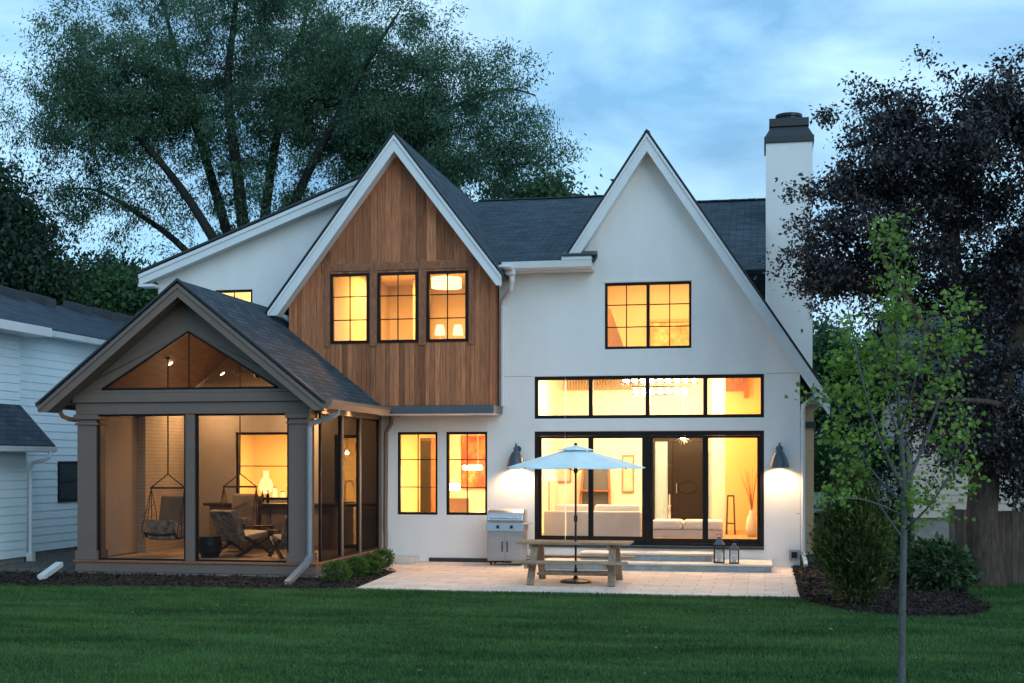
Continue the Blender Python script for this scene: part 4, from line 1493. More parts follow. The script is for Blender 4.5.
# bottles on the porch bar
for px, h, lb in ((262.5, 0.28, 'slim dark bottle on the porch bar, the left of two'), (268, 0.30, 'slim dark bottle on the porch bar, the right of two')):
    q = at(px, 500, -0.4)
    o = MB().lathe([(0.0, 0), (0.036, 0.004), (0.036, h * 0.6), (0.012, h * 0.75), (0.012, h), (0.0, h)], (q.x, -0.4, 1.302), 12).build('bottle', M['blackmetal'], smooth=True)
    tag(o, lb, 'bottle', 'bottles on the porch bar')

# ------------------------------------------------------------------ things inside the rooms
# great room
a, b = span(545, 642, 1.3)
FZ = 0.453
so = thing('sofa', ((a + b) / 2, 1.5, FZ), 'long oat coloured sofa seen from behind through the glass doors', 'sofa')
MB().box(a, b, 1.1, 1.32, FZ + 0.03, FZ + 0.66).build('backrest', M['linen'], so, bevel=0.04)
MB().box(a + 0.02, b - 0.02, 1.325, 2.0, FZ + 0.06, FZ + 0.42).build('seat', M['linen'], so, bevel=0.04)
for x0 in (a, b - 0.2):
    MB().box(x0, x0 + 0.2, 1.33, 2.05, FZ + 0.03, FZ + 0.58).build('armrest', M['linen'], so, bevel=0.03)
m_ = (a + b) / 2
for x0, x1 in ((a + 0.22, m_ - 0.02), (m_ + 0.02, b - 0.05)):
    MB().box(x0, x1, 1.33, 1.52, FZ + 0.40, FZ + 0.80).build('back_cushion', M['linenw'], so, bevel=0.06)
a, b = span(652, 723, 1.5)
ot = thing('bench_ottoman', ((a + b) / 2, 1.6, FZ), 'low white two cushion bench inside the right glass doors', 'ottoman')
MB().box(a, b, 1.35, 2.05, FZ + 0.06, FZ + 0.24).build('base', M['linen'], ot, bevel=0.02)
m_ = (a + b) / 2 - 0.1
for x0, x1 in ((a, m_ - 0.01), (m_ + 0.01, b)):
    MB().box(x0, x1, 1.33, 2.05, FZ + 0.245, FZ + 0.46).build('cushion', M['linenw'], ot, bevel=0.06)
ct = thing('coffee_table', (-1.9, 3.0, FZ), 'dark low coffee table behind the white bench carrying candlesticks', 'coffee table')
MB().box(-2.7, -1.2, 2.7, 3.3, FZ + 0.26, FZ + 0.30).build('tabletop', M['darkwood'], ct, bevel=0.01)
for x_ in (-2.6, -1.3):
    for y_ in (2.77, 3.23):
        MB().box(x_ - 0.03, x_ + 0.03, y_ - 0.03, y_ + 0.03, FZ, FZ + 0.259).build('leg', M['darkwood'], ct)
for px, h, lb in ((663, 0.56, 'shorter pale candlestick on the coffee table'), (669.5, 0.70, 'taller pale candlestick on the coffee table')):
    q = at(px, 500, 2.95)
    c = thing('candlestick', (q.x, 2.95, FZ + 0.302), lb, 'candlestick', 'candlesticks on the coffee table')
    MB().lathe([(0.06, 0), (0.055, 0.015), (0.02, 0.04), (0.03, h * 0.3), (0.018, h * 0.45), (0.03, h * 0.6), (0.04, h * 0.64), (0, h * 0.65)], (q.x, 2.95, FZ + 0.302), 12).build('stem', M['linenw'], c, smooth=True)
    MB().lathe([(0.016, 0), (0.016, h * 0.35), (0, h * 0.35)], (q.x, 2.95, FZ + 0.302 + h * 0.652), 8).build('candle', M['linenw'], c)
# plant stand with crossed legs
a, b = span(726.5, 735, 4.2)
zt = zat(730, 495, 4.2)
ps = thing('plant_stand', ((a + b) / 2, 4.2, FZ), 'tall dark wooden stand with splayed legs by the orange lit wall', 'stand')
MB().box(a + 0.02, b - 0.02, 4.1, 4.3, zt - 0.04, zt).build('top', M['darkwood'], ps)
for x_, dx in ((a, 0.03), (b, -0.03)):
    for y_, dy in ((4.05, 0.06), (4.35, -0.06)):
        MB().beam((x_, y_, FZ), (x_ + dx, y_ + dy, zt - 0.04), 0.035, 0.035, up=(1, 0, 0)).build('leg', M['darkwood'], ps)
MB().box(a + 0.03, b - 0.03, 4.1, 4.3, FZ + 0.25, FZ + 0.28).build('shelf', M['darkwood'], ps)
# leaning ladder shelf
a, b = span(578, 611, 5.6)
ls = thing('ladder_shelf', ((a + b) / 2, 5.6, FZ), 'leaning wooden ladder shelf with grey backs behind the sofa', 'shelf')
zt = zat(595, 467, 5.6)
for x_, dx in ((a, 0.1), (b, -0.1)):
    MB().beam((x_, 5.5, FZ), (x_ + dx, 5.95, zt), 0.05, 0.06, up=(1, 0, 0)).build('rail', M['cedartrim'], ls)
for zz, w_ in ((FZ + 0.5, 0.0), (FZ + 1.0, 0.03)):
    MB().box(a + 0.05 + w_, b - 0.05 - w_, 5.55, 5.9, zz, zz + 0.035).build('shelf_board', M['cedartrim'], ls)
MB().hexa([(a + 0.06, 5.84, FZ + 0.54), (b - 0.06, 5.84, FZ + 0.54), (b - 0.06, 5.88, FZ + 0.54), (a + 0.06, 5.88, FZ + 0.54), (a + 0.12, 5.90, zt), (b - 0.12, 5.90, zt), (b - 0.12, 5.94, zt), (a + 0.12, 5.94, zt)]).build('back_panel', M['band'], ls)
# pictures, curtain and lamps that furnish the great room
for px0, px1, py0, py1, lb in ((556, 571, 458, 482, 'small framed print left of the leaning shelf'), (622, 634, 455, 492, 'tall narrow framed print right of the leaning shelf')):
    a, b = span(px0, px1, 6.15)
    z0, z1 = zat(px0, py1, 6.15), zat(px0, py0, 6.15)
    t_ = thing('framed_print', ((a + b) / 2, 6.17, z0), lb, 'picture', 'framed prints in the great room')
    mb = MB()
    for q0, q1, r0, r1 in ((a, b, z0, z0 + 0.03), (a, b, z1 - 0.03, z1), (a, a + 0.03, z0 + 0.03, z1 - 0.03), (b - 0.03, b, z0 + 0.03, z1 - 0.03)):
        mb.box(q0, q1, 6.13, 6.19, r0, r1)
    mb.build('frame', M['oak'], t_)
    MB().box(a + 0.03, b - 0.03, 6.16, 6.185, z0 + 0.03, z1 - 0.03).build('print', M['tansiding'], t_)
q = at(549, 470, 2.4)
fl = thing('floor_lamp', (q.x, 2.4, FZ), 'slim floor lamp with glowing shade left of the sofa', 'floor lamp')
MB().lathe([(0.14, 0), (0.13, 0.02), (0.012, 0.03), (0.012, 1.35)], (q.x, 2.4, FZ), 14).build('stem', M['blackmetal'], fl)
MB().lathe([(0.19, 0), (0.13, 0.28)], (q.x, 2.4, FZ + 1.33), 18, caps=False).build('lamp_shade', M['glowshade'], fl)
mb = MB()
x0, x1 = -5.38, -5.05
for k in range(12):
    xa, xb = x0 + (x1 - x0) * k / 12, x0 + (x1 - x0) * (k + 1) / 12
    ya, yb_ = 0.34 + 0.03 * (k % 2), 0.34 + 0.03 * ((k + 1) % 2)
    mb.quad((xa, ya, FZ + 0.01), (xb, yb_, FZ + 0.01), (xb, yb_, 4.2), (xa, ya, 4.2))
cu = mb.build('curtain', M['linenw'])
tag(cu, 'pale pleated curtain at the left edge inside the glass doors', 'curtain')
# twig arrangement
q = at(752, 500, 3.2)
vz = thing('vase', (q.x, 3.2, FZ), 'floor vase of bare twigs at the far right inside the glass doors', 'vase')
MB().lathe([(0.10, 0), (0.15, 0.2), (0.12, 0.45), (0.06, 0.55), (0.07, 0.62)], (q.x, 3.2, FZ), 16).build('vase_body', M['linen'], vz, smooth=True)
mb = MB()
for k in range(14):
    an, sp = rnd.uniform(0, 6.28), rnd.uniform(0.1, 0.32)
    h = rnd.uniform(0.7, 1.1)
    mb.tube([(q.x, 3.2, FZ + 0.6), (q.x + 0.4 * sp * math.cos(an), 3.2 + 0.4 * sp * math.sin(an), FZ + 0.6 + h * 0.5), (q.x + sp * math.cos(an), 3.2 + sp * math.sin(an), FZ + 0.6 + h)], [0.008, 0.006, 0.003], 5)
mb.build('twigs', M['cedartrim'], vz)


# crystal chandelier with two tiers
def tier(px0, px1, py, Y, dy, parent, n):
    x0, x1 = span(px0, px1, Y)
    z = zat((px0 + px1) / 2, py, Y)
    y0, y1 = Y - dy, Y + dy
    mb = MB()
    for p, q in (((x0, y0), (x1, y0)), ((x1, y0), (x1, y1)), ((x1, y1), (x0, y1)), ((x0, y1), (x0, y0))):
        mb.beam((p[0], p[1], z + 0.13), (q[0], q[1], z + 0.13), 0.03, 0.03)
        mb.beam((p[0], p[1], z - 0.06), (q[0], q[1], z - 0.06), 0.02, 0.02)
    r = mb.build('ring', M['darkwood'], parent)
    c = MB()
    for k in range(n):
        t_ = (k + 0.5) / n
        for yy in (y0, y1):
            xx = x0 + (x1 - x0) * t_
            c.lathe([(0.0, -0.045), (0.034, -0.01), (0.034, 0.05), (0.012, 0.08), (0.0, 0.10)], (xx, yy, z), 8)
    c.build('crystal_lights', M['bulbwhite'], r)
    return (x0 + x1) / 2, z


cxm = span(660, 661, 2.6)[0]
cha = thing('chandelier', (cxm, 2.6, 4.5), 'two tier rectangular crystal chandelier glowing behind the transom window', 'chandelier')
tier(622, 698, 381, 2.6, 0.35, cha, 9)
xm, zm = tier(632, 689, 392.5, 2.6, 0.25, cha, 7)
mb = MB()
for dx in (-0.35, 0.35):
    mb.tube([(xm + dx, 2.6, 4.548), (xm + dx, 2.6, zm + 0.1)], 0.008, 6)
mb.build('hanging_rod', M['steel'], cha)
q = at(683, 437, 4.8)
pe = thing('foyer_pendant', (q.x, 4.8, 4.54), 'small starburst pendant blazing before the dark entrance door', 'pendant lamp')
MB().tube([(q.x, 4.8, 4.548), (q.x, 4.8, q.z)], 0.008, 6).build('cord', M['steel'], pe)
mb = MB()
for k in range(14):
    an = 2 * math.pi * k / 14
    mb.tube([(q.x, 4.8, q.z), (q.x + 0.2 * math.cos(an), 4.8 + 0.1 * math.sin(an * 2), q.z + 0.2 * math.sin(an))], [0.008, 0.003], 5)
mb.build('spoke', M['steel'], pe)
MB().ball((q.x, 4.8, q.z), 0.075, 12, 8).build('bulb', M['bulb'], pe)

# kitchen and dining
a, b = span(420, 431, 3.6)
tc_ = thing('tall_cabinet', ((a + b) / 2, 3.7, 0.27), 'tall dark cabinet seen through the left kitchen window', 'cabinet')
zt = zat(425, 438, 3.6)
MB().box(a, b, 3.6, 3.98, 0.28, zt).build('carcass', M['darkwood'], tc_, bevel=0.01)
MB().box(a + 0.03, b - 0.03, 3.57, 3.598, 0.4, zt - 0.08).build('door', M['blackmetal'], tc_, bevel=0.004)
a2, b2 = span(431, 440, 3.6)
MB().box(a2, b2, 3.62, 3.98, 0.28, zt).build('side_panel', M['cedartrim'], tc_)
M['paint'] = material('red_abstract_canvas', (0.55, 0.10, 0.05), 0.6, vary=0.9, vscale=2.2)
_nt = M['paint'].node_tree
for _n in _nt.nodes:
    if _n.type == 'VALTORGB':
        _e = _n.color_ramp.elements
        _e[0].color = (0.10, 0.03, 0.02, 1)
        _e[0].position = 0.28
        _e[1].color = (0.75, 0.55, 0.35, 1)
        _e[1].position = 0.75
        _m = _e.new(0.42)
        _m.color = (0.55, 0.05, 0.03, 1)
        _m = _e.new(0.58)
        _m.color = (0.62, 0.16, 0.05, 1)
a, b = span(462, 492, 3.9)
pa = thing('painting', ((a + b) / 2, 3.95, 2.2), 'tall red and orange abstract canvas in the right kitchen window', 'painting')
MB().box(a, b, 3.93, 3.97, zat(475, 487, 3.9), zat(475, 437, 3.9)).build('canvas', M['paint'], pa)
mb = MB()
z0, z1 = zat(475, 487, 3.9), zat(475, 437, 3.9)
for q0, q1, r0, r1 in ((a - 0.03, b + 0.03, z0 - 0.03, z0), (a - 0.03, b + 0.03, z1, z1 + 0.03), (a - 0.03, a, z0, z1), (b, b + 0.03, z0, z1)):
    mb.box(q0, q1, 3.91, 3.97, r0, r1)
mb.build('frame', M['cedartrim'], pa)


def bar_lamp(px0, px1, py, Y, label, h=0.10, grp=None):
    a, b = span(px0, px1, Y)
    z = zat(px0, py, Y)
    t_ = thing('linear_pendant', ((a + b) / 2, Y, 3.14), label, 'pendant lamp', grp)
    MB().box(a, b, Y - 0.06, Y + 0.06, z - h / 2, z + h / 2).build('lamp_shade', M['bulbwhite'], t_, bevel=0.02)
    mb = MB()
    for xx in (a + 0.1, b - 0.1):
        mb.tube([(xx, Y, 3.148), (xx, Y, z + h / 2)], 0.006, 5)
    mb.build('cord', M['steel'], t_)


bar_lamp(463, 482, 467.5, 2.6, 'short glowing bar pendant hanging before the red canvas')
bar_lamp(448.5, 459.5, 487, 1.8, 'low glowing shade near the lower left of the red canvas window', 0.16)
a, b = span(450, 469, 0.9)
dc = thing('dining_chair', ((a + b) / 2, 1.0, 0.27), 'tan upholstered dining chair just inside the right kitchen window', 'chair')
zt = zat(460, 498, 0.9)
MB().box(a, b, 0.86, 0.93, 0.72, zt).build('backrest', M['tanpanel'], dc, bevel=0.02)
MB().box(a, b, 0.86, 1.36, 0.68, 0.76).build('seat', M['tanpanel'], dc, bevel=0.02)
for x_ in (a + 0.03, b - 0.03):
    for y_ in (0.9, 1.32):
        MB().box(x_ - 0.02, x_ + 0.02, y_ - 0.02, y_ + 0.02, 0.272, 0.679).build('leg', M['darkwood'], dc)
a, b = span(471, 496, 1.9)
dt = thing('dining_table', ((a + b) / 2, 2.2, 0.27), 'pale dining table beyond the tan chair', 'table')
MB().box(a, b, 1.9, 3.3, 0.98, 1.03).build('tabletop', M['linen'], dt, bevel=0.01)
for x_ in (a + 0.08, b - 0.08):
    for y_ in (2.0, 3.2):
        MB().box(x_ - 0.04, x_ + 0.04, y_ - 0.04, y_ + 0.04, 0.272, 0.979).build('leg', M['darkwood'], dt)
# pass-through window sill things
a, b = span(232, 292, 0.6)
kc = thing('kitchen_counter', ((a + b) / 2, 0.6, 0.27), 'white kitchen counter under the porch pass-through window', 'counter')
MB().box(a - 0.4, b + 1.6, 0.30, 0.92, 0.28, 1.28).build('base_cabinet', M['linenw'], kc)
MB().box(a - 0.42, b + 1.62, 0.28, 0.95, 1.282, 1.325).build('countertop', M['stone'], kc, bevel=0.006)
q = at(266, 490, 0.6)
gl = thing('glass_table_lamp', (q.x, 0.6, 1.327), 'glowing glass lamp on the counter in the porch window', 'table lamp')
MB().lathe([(0.06, 0), (0.09, 0.02), (0.05, 0.08), (0.02, 0.16)], (q.x, 0.6, 1.327), 14).build('lamp_base', M['steel'], gl)
MB().lathe([(0.05, 0), (0.14, 0.05), (0.17, 0.17), (0.14, 0.30), (0.07, 0.38), (0.06, 0.50), (0.08, 0.54)], (q.x, 0.6, 1.49), 16).build('lamp_shade', M['glowshade'], gl, smooth=True)
for px, h, lb in ((275, 0.30, 'taller glowing jar candle on the counter in the porch window'), (283, 0.2, 'shorter glowing jar candle on the counter in the porch window')):
    q = at(px, 490, 0.6)
    j = thing('jar_candle', (q.x, 0.6, 1.327), lb, 'candle', 'jar candles in the porch window')
    MB().lathe([(0.055, 0), (0.055, h * 0.7), (0.035, h), (0, h)], (q.x, 0.6, 1.327), 12).build('jar', M['glowshade'], j)
    MB().lathe([(0.05, 0), (0.05, 0.03), (0, 0.03)], (q.x, 0.6, 1.33 + h), 12).build('lid', M['steel'], j)
q = at(347, 453, 1.4)
pe = thing('kitchen_pendant', (q.x, 1.4, 3.14), 'clear glass pendant seen through the side porch screen', 'pendant lamp')
MB().tube([(q.x, 1.4, 3.148), (q.x, 1.4, q.z + 0.1)], 0.012, 6).build('cord', M['blackmetal'], pe)
MB().lathe([(0.03, 0.16), (0.06, 0.12), (0.16, 0.0)], (q.x, 1.4, q.z - 0.05), 14, caps=False).build('lamp_shade', M['glassup'], pe)
MB().ball((q.x, 1.4, q.z), 0.05, 10, 6).build('bulb', M['bulb'], pe)
q = at(345, 490, 0.7)
fa = MB().tube([(q.x, 0.7, 1.326), (q.x, 0.7, 1.7)] + [(q.x + 0.1 - 0.1 * math.cos(t_), 0.7, 1.7 + 0.1 * math.sin(t_)) for t_ in (0.5, 1.0, 1.57, 2.1, 2.7, 3.1)] + [(q.x + 0.2, 0.7, 1.62)], 0.014, 8).build('tap', M['blackmetal'])
tag(fa, 'curved dark kitchen tap seen through the side porch screen', 'tap')

# bedroom behind the cedar bay
a, b = span(432, 461, 1.6)
z = zat(446, 283, 1.6)
dl_ = thing('drum_ceiling_lamp', ((a + b) / 2, 1.6, 6.77), 'large glowing drum ceiling lamp in the right cedar window', 'ceiling lamp')
MB().lathe([((b - a) / 2, -0.12), ((b - a) / 2, 0.12), (0.02, 0.12)], ((a + b) / 2, 1.6, z), 28).build('lamp_shade', M['glowshade'], dl_)
MB().tube([((a + b) / 2, 1.6, 6.778), ((a + b) / 2, 1.6, z + 0.1)], 0.012, 6).build('stem', M['steel'], dl_)
MB().box(*span(353, 366, 4.1), 4.12, 4.195, 4.33, zat(360, 296, 4.1)).build('door_panel', M['trim'], R_bed)
a, b = span(334, 344, 4.1)
mr_ = thing('mirror', ((a + b) / 2, 4.15, 5.4), 'narrow bronze framed mirror in the left cedar window', 'mirror')
mb = MB()
zz0, zz1 = zat(340, 342, 4.1), zat(340, 297, 4.1)
for q0, q1, r0, r1 in ((a, b, zz0, zz0 + 0.05), (a, b, zz1 - 0.05, zz1), (a, a + 0.05, zz0 + 0.05, zz1 - 0.05), (b - 0.05, b, zz0 + 0.05, zz1 - 0.05)):
    mb.box(q0, q1, 4.12, 4.18, r0, r1)
mb.build('frame', M['darkwood'], mr_)
MB().box(a + 0.05, b - 0.05, 4.15, 4.17, zz0 + 0.05, zz1 - 0.05).build('glass', M['doorwood'], mr_)
a, b = span(414, 420, 3.0)
MB().box(a, b, 2.9, 4.19, 4.33, 6.77).build('wall_return', M['plaster'], R_bed)
for px, lb in ((440, 'glowing bedside lamp at the left of the right cedar window'), (458, 'glowing bedside lamp at the right of the right cedar window')):
    q = at(px, 330, 2.6)
    bl = thing('bedside_lamp', (q.x, 2.6, q.z - 0.3), lb, 'table lamp', 'bedside lamps in the cedar bay')
    MB().lathe([(0.13, -0.12), (0.09, 0.12), (0.0, 0.12)], (q.x, 2.6, q.z), 16).build('lamp_shade', M['glowshade'], bl)
    MB().lathe([(0.08, 0), (0.03, 0.05), (0.05, 0.3), (0.015, 0.6)], (q.x, 2.6, q.z - 0.72), 12).build('lamp_base', M['linen'], bl)
    MB().box(q.x - 0.25, q.x + 0.25, 2.4, 2.85, 4.33, q.z - 0.722).build('nightstand', M['darkwood'], R_bed)

# upper right room
a, b = span(606, 625, 1.5)
mb = MB()
mb.prism([(a - 0.5, 4.61), (b + 0.06, 4.61), (a + 0.12, 5.75), (a - 0.5, 6.0)], 'xz', 1.5, 1.6)
mb.build('sloped_partition', M['tanpanel'], R_up)
a, b = span(650, 697, 3.6)
hb_ = thing('headboard', ((a + b) / 2, 3.7, 4.62), 'wide patterned headboard in the upper right window', 'headboard')
MB().box(a, b, 3.62, 3.72, 4.62, zat(670, 322, 3.6)).build('panel', material('floral_headboard', (0.52, 0.36, 0.20), 0.9, vary=0.55, vscale=5), hb_, bevel=0.03)
MB().box(a - 0.05, b + 0.05, 3.60, 3.74, zat(670, 322, 3.6), zat(670, 319, 3.6)).build('top_rail', M['tanpanel'], hb_)
q = at(621, 306, 1.2)

# lamps of the rooms (ceiling lights of each room)
WARM = (1.0, 0.55, 0.16)
ORANGE = (1.0, 0.47, 0.10)
PALE = (1.0, 0.63, 0.29)
light('POINT', (cxm - 0.5, 2.6, 3.75), 150, PALE, 0.25)
light('POINT', (cxm + 0.5, 2.6, 3.75), 150, PALE, 0.25)
light('AREA', (-4.0, 3.5, 4.5), 95, PALE, 1.2)
light('POINT', (at(683, 437, 4.8).x, 4.7, 2.9), 59, WARM, 0.1)
light('AREA', (-0.35, 4.2, 4.5), 57, ORANGE, 0.8)
light('AREA', (-11.2, 2.0, 3.1), 4 * 63, ORANGE, 1.0)
light('AREA', (-8.3, 2.2, 3.1), 86, ORANGE, 1.0)
light('AREA', (-6.8, 2.2, 3.1), 57, ORANGE, 0.8)
light('AREA', (-8.6, 1.8, 6.72), 79, ORANGE, 1.0)
light('AREA', (-7.0, 1.6, 6.25), 63, ORANGE, 0.6)
light('AREA', (-2.4, 1.6, 6.8), 150, WARM, 0.9)
light('AREA', (-12.0, 1.6, 6.45), 2 * 110, PALE, 0.8)


# ------------------------------------------------------------------ neighbouring houses, fence, car
def lap_wall(mb, p0, p1, z0, z1, course=0.19, out=0.02):
    """lap siding between two ground points, the outside to the right of p0->p1"""
    d = Vector((p1[0] - p0[0], p1[1] - p0[1], 0)).normalized()
    n = Vector((d.y, -d.x, 0))
    A, B = Vector((p0[0], p0[1], 0)), Vector((p1[0], p1[1], 0))
    z = z0
    while z < z1 - 1e-4:
        zt = min(z + course, z1)
        a, b = A + n * out, B + n * out
        mb.quad((a.x, a.y, z), (b.x, b.y, z), (B.x + n.x * .004, B.y + n.y * .004, zt), (A.x + n.x * .004, A.y + n.y * .004, zt))
        mb.quad((A.x, A.y, z), (B.x, B.y, z), (b.x, b.y, z), (a.x, a.y, z))
        z = zt


NX = -16.9
nh = thing('neighbour_house', (-20, 3, 0), 'white lap sided house with dark roof on the left behind the porch', 'house')
mb = MB()
lap_wall(mb, (NX, -1.35), (NX, 13.0), 0.12, 5.30)
lap_wall(mb, (NX + 0.22, -9.0), (NX + 0.22, -1.36), 2.5, 5.16)
lap_wall(mb, (NX + 0.62, -9.0), (NX + 0.62, -1.75), 0.12, 2.52)
mb.quad((NX + 0.62, -1.75, 0.12), (NX, -1.75, 0.12), (NX, -1.75, 3.4), (NX + 0.62, -1.75, 2.5))
mb.quad((NX + 0.22, -1.36, 2.5), (NX, -1.36, 2.5), (NX, -1.36, 5.2), (NX + 0.22, -1.36, 5.2))
mb.quad((NX, 13, 0), (NX - 7, 13, 0), (NX - 7, 13, 5.3), (NX, 13, 5.3))
mb.quad((NX - 7, -9, 0), (NX - 7, 13, 0), (NX - 7, 13, 5.3), (NX - 7, -9, 5.3))
mb.build('wall', M['siding'], nh, merge=False)
mb = MB()
roof_slab(mb, (NX + 0.42, -9.2, 5.36), (NX + 0.42, 13.3, 5.36), (NX - 3.5, 13.3, 6.82), (NX - 3.5, -9.2, 6.82))
roof_slab(mb, (NX - 7.4, -9.2, 5.36), (NX - 7.4, 13.3, 5.36), (NX - 3.5, 13.3, 6.82), (NX - 3.5, -9.2, 6.82))
rf = mb.build('roof', M['shingle2'], nh)
mb = MB()
roof_slab(mb, (NX + 1.12, -9.2, 2.60), (NX + 1.12, -1.35, 2.60), (NX + 0.0, -1.35, 3.78), (NX + 0.0, -9.2, 3.78))
mb.build('pent_roof', M['shingle2'], nh)
for yv in (3.7, 5.2, 7.2, 8.9, 10.4):
    c = Vector((NX - 3.2, yv, 6.72))
    mb = MB()
    mb.hexa([(c.x - 0.3, c.y - 0.25, c.z - 0.02), (c.x + 0.35, c.y - 0.25, c.z - 0.22), (c.x + 0.35, c.y + 0.25, c.z - 0.22), (c.x - 0.3, c.y + 0.25, c.z - 0.02),
             (c.x - 0.3, c.y - 0.25, c.z + 0.30), (c.x + 0.35, c.y - 0.25, c.z + 0.12), (c.x + 0.35, c.y + 0.25, c.z + 0.12), (c.x - 0.3, c.y + 0.25, c.z + 0.30)])
    mb.build('roof_vent', M['flash'], rf)
mb = MB()
pr = [(0.10, 5.33), (0.08, 5.20), (0.0, 5.18), (0.0, 5.33)]
mb.prism([(NX + 0.34 + a, b) for a, b in pr], 'xz', -1.0, 13.2)
mb.box(NX + 0.0, NX + 0.34, -1.0, 13.2, 5.22, 5.25)
mb.build('gutter', M['gutterwhite'], nh)
mb = MB()
mb.box(NX + 0.0, NX + 0.85, -9.2, -1.05, 5.10, 5.30)
mb.build('eave_return', M['gutterwhite'], nh)
mb = MB()
mb.prism([(NX + 1.06, 2.58), (NX + 1.17, 2.58), (NX + 1.15, 2.47), (NX + 1.08, 2.45)], 'xz', -9.2, -1.35)
mb.box(NX + 0.62, NX + 1.06, -9.2, -1.38, 2.50, 2.53)
mb.build('gutter', M['gutterwhite'], nh)
mb = MB()
mb.tube([(NX + 1.12, -1.6, 2.47), (NX + 1.12, -1.6, 2.36), (NX + 1.0, -1.62, 2.28), (NX + 0.75, -1.66, 2.22), (NX + 0.69, -1.68, 2.1), (NX + 0.69, -1.68, 0.18)], 0.045, 8)
mb.box(NX + 0.63, NX + 0.77, -1.75, -1.61, 0.0, 0.2)
mb.build('downspout', M['gutterwhite'], nh)
mb = MB()
y0, y1, z0, z1 = 0.62, 1.75, 1.25, 2.25
mb.box(NX + 0.012, NX + 0.05, y0, y0 + 0.07, z0, z1)
mb.box(NX + 0.012, NX + 0.05, y1 - 0.07, y1, z0, z1)
mb.box(NX + 0.012, NX + 0.05, y0 + 0.07, y1 - 0.07, z0, z0 + 0.07)
mb.box(NX + 0.012, NX + 0.05, y0 + 0.07, y1 - 0.07, z1 - 0.07, z1)
mb.box(NX + 0.012, NX + 0.045, y0 + 0.07, y1 - 0.07, (z0 + z1) / 2 - 0.025, (z0 + z1) / 2 + 0.025)
w_ = mb.build('window', M['frame'], nh)
M['darkpane'] = material('dark_window_pane', (0.02, 0.025, 0.03), 0.06)
MB().box(NX + 0.024, NX + 0.03, y0 + 0.05, y1 - 0.05, z0 + 0.05, z1 - 0.05).build('pane', M['darkpane'], w_)
MB().box(NX - 6.9, NX - 0.05, -8.9, 12.9, -0.05, 0.119).build('foundation', M['found'], nh)
MB().box(NX - 0.04, NX + 0.58, -8.9, -1.77, -0.05, 0.119).build('foundation', M['found'], nh)

xa = at(913, 470, 7).x
nr = thing('neighbour_house', (xa + 3, 9, 0), 'tan lap sided house beyond the fence on the right', 'house')
mb = MB()
lap_wall(mb, (xa, 7.0), (xa + 9, 5.6), 0.78, 4.0, 0.2, 0.025)
lap_wall(mb, (xa, 16.0), (xa, 7.0), 0.78, 4.0, 0.2, 0.025)
mb.build('wall', M['tansiding'], nr, merge=False)
MB().prism([(xa + 0.05, 7.05), (xa + 8.9, 5.7), (xa + 8.9, 15.9), (xa + 0.05, 15.9)], 'xy', -0.1, 0.779).build('foundation', M['found'], nr)
mb = MB()
roof_slab(mb, (xa - 0.5, 6.5, 3.95), (xa + 9.5, 5.0, 3.95), (xa + 9.5, 11.5, 6.6), (xa - 0.5, 11.5, 6.6))
roof_slab(mb, (xa - 0.5, 16.5, 3.95), (xa + 9.5, 16.5, 3.95), (xa + 9.5, 11.5, 6.6), (xa - 0.5, 11.5, 6.6))
mb.build('roof', M['shingle2'], nr)

fh = thing('far_house', (6.5, 42, 0), 'grey house with a white porch beam far behind the sapling', 'house')
x0, x1 = span(828, 905, 40)
mb = MB()
lap_wall(mb, (x0, 40), (x1, 40), 0.0, 4.4, 0.25, 0.02)
mb.build('wall', M['siding'], fh, merge=False)
mb = MB()
roof_slab(mb, (x0 - 0.5, 39.3, 4.3), (x1 + 0.5, 39.3, 4.3), (x1 + 0.5, 45, 7.4), (x0 - 0.5, 45, 7.4))
mb.build('roof', M['shingle2'], fh)
q = at(872, 427, 38)
MB().box(q.x - 0.6, q.x + 1.0, 37.6, 40.0, q.z - 0.12, q.z + 0.14).build('porch_beam', M['trim'], fh)
for dx in (-0.5, 0.9):
    MB().box(q.x + dx - 0.1, q.x + dx + 0.1, 37.7, 37.9, 0, q.z - 0.121).build('porch_post', M['trim'], fh)
MB().box(q.x - 0.2, q.x + 0.6, 39.94, 39.97, 0.9, 2.6).build('window', M['darkpane'], fh)


def car():
    q = at(884, 480, 24)
    c = thing('parked_car', (q.x, 24, 0), 'pale blue car parked beyond the lawn behind the sapling', 'car')
    x, y = q.x, 24
    prof = [(-2.1, 0.35), (-2.1, 0.75), (-1.9, 0.92), (-1.05, 1.0), (-0.45, 1.48), (0.95, 1.5), (1.65, 1.02), (2.1, 0.95), (2.15, 0.4)]
    MB().prism([(x + a, b) for a, b in prof], 'xz', y - 0.85, y + 0.85).build('body', M['carpaint'], c, bevel=0.05)
    MB().prism([(x + a, b) for a, b in [(-0.92, 1.02), (-0.42, 1.42), (0.90, 1.44), (1.45, 1.04)]], 'xz', y - 0.856, y - 0.851).build('side_window', M['carglass'], c)
    for wx in (-1.35, 1.35):
        for wy in (-0.75, 0.75):
            w = MB().tube([(x + wx, y + wy - 0.1, 0.32), (x + wx, y + wy + 0.1, 0.32)], 0.32, 18).build('wheel', M['tyre'], c)
            MB().tube([(x + wx, y + wy - 0.115, 0.32), (x + wx, y + wy + 0.115, 0.32)], 0.2, 14).build('rim', M['steel'], w)
    MB().box(x - 2.13, x - 2.09, y - 0.8, y - 0.5, 0.68, 0.82).build('headlight', M['carglass'], c)
    MB().box(x - 2.13, x - 2.09, y + 0.5, y + 0.8, 0.68, 0.82).build('headlight', M['carglass'], c)


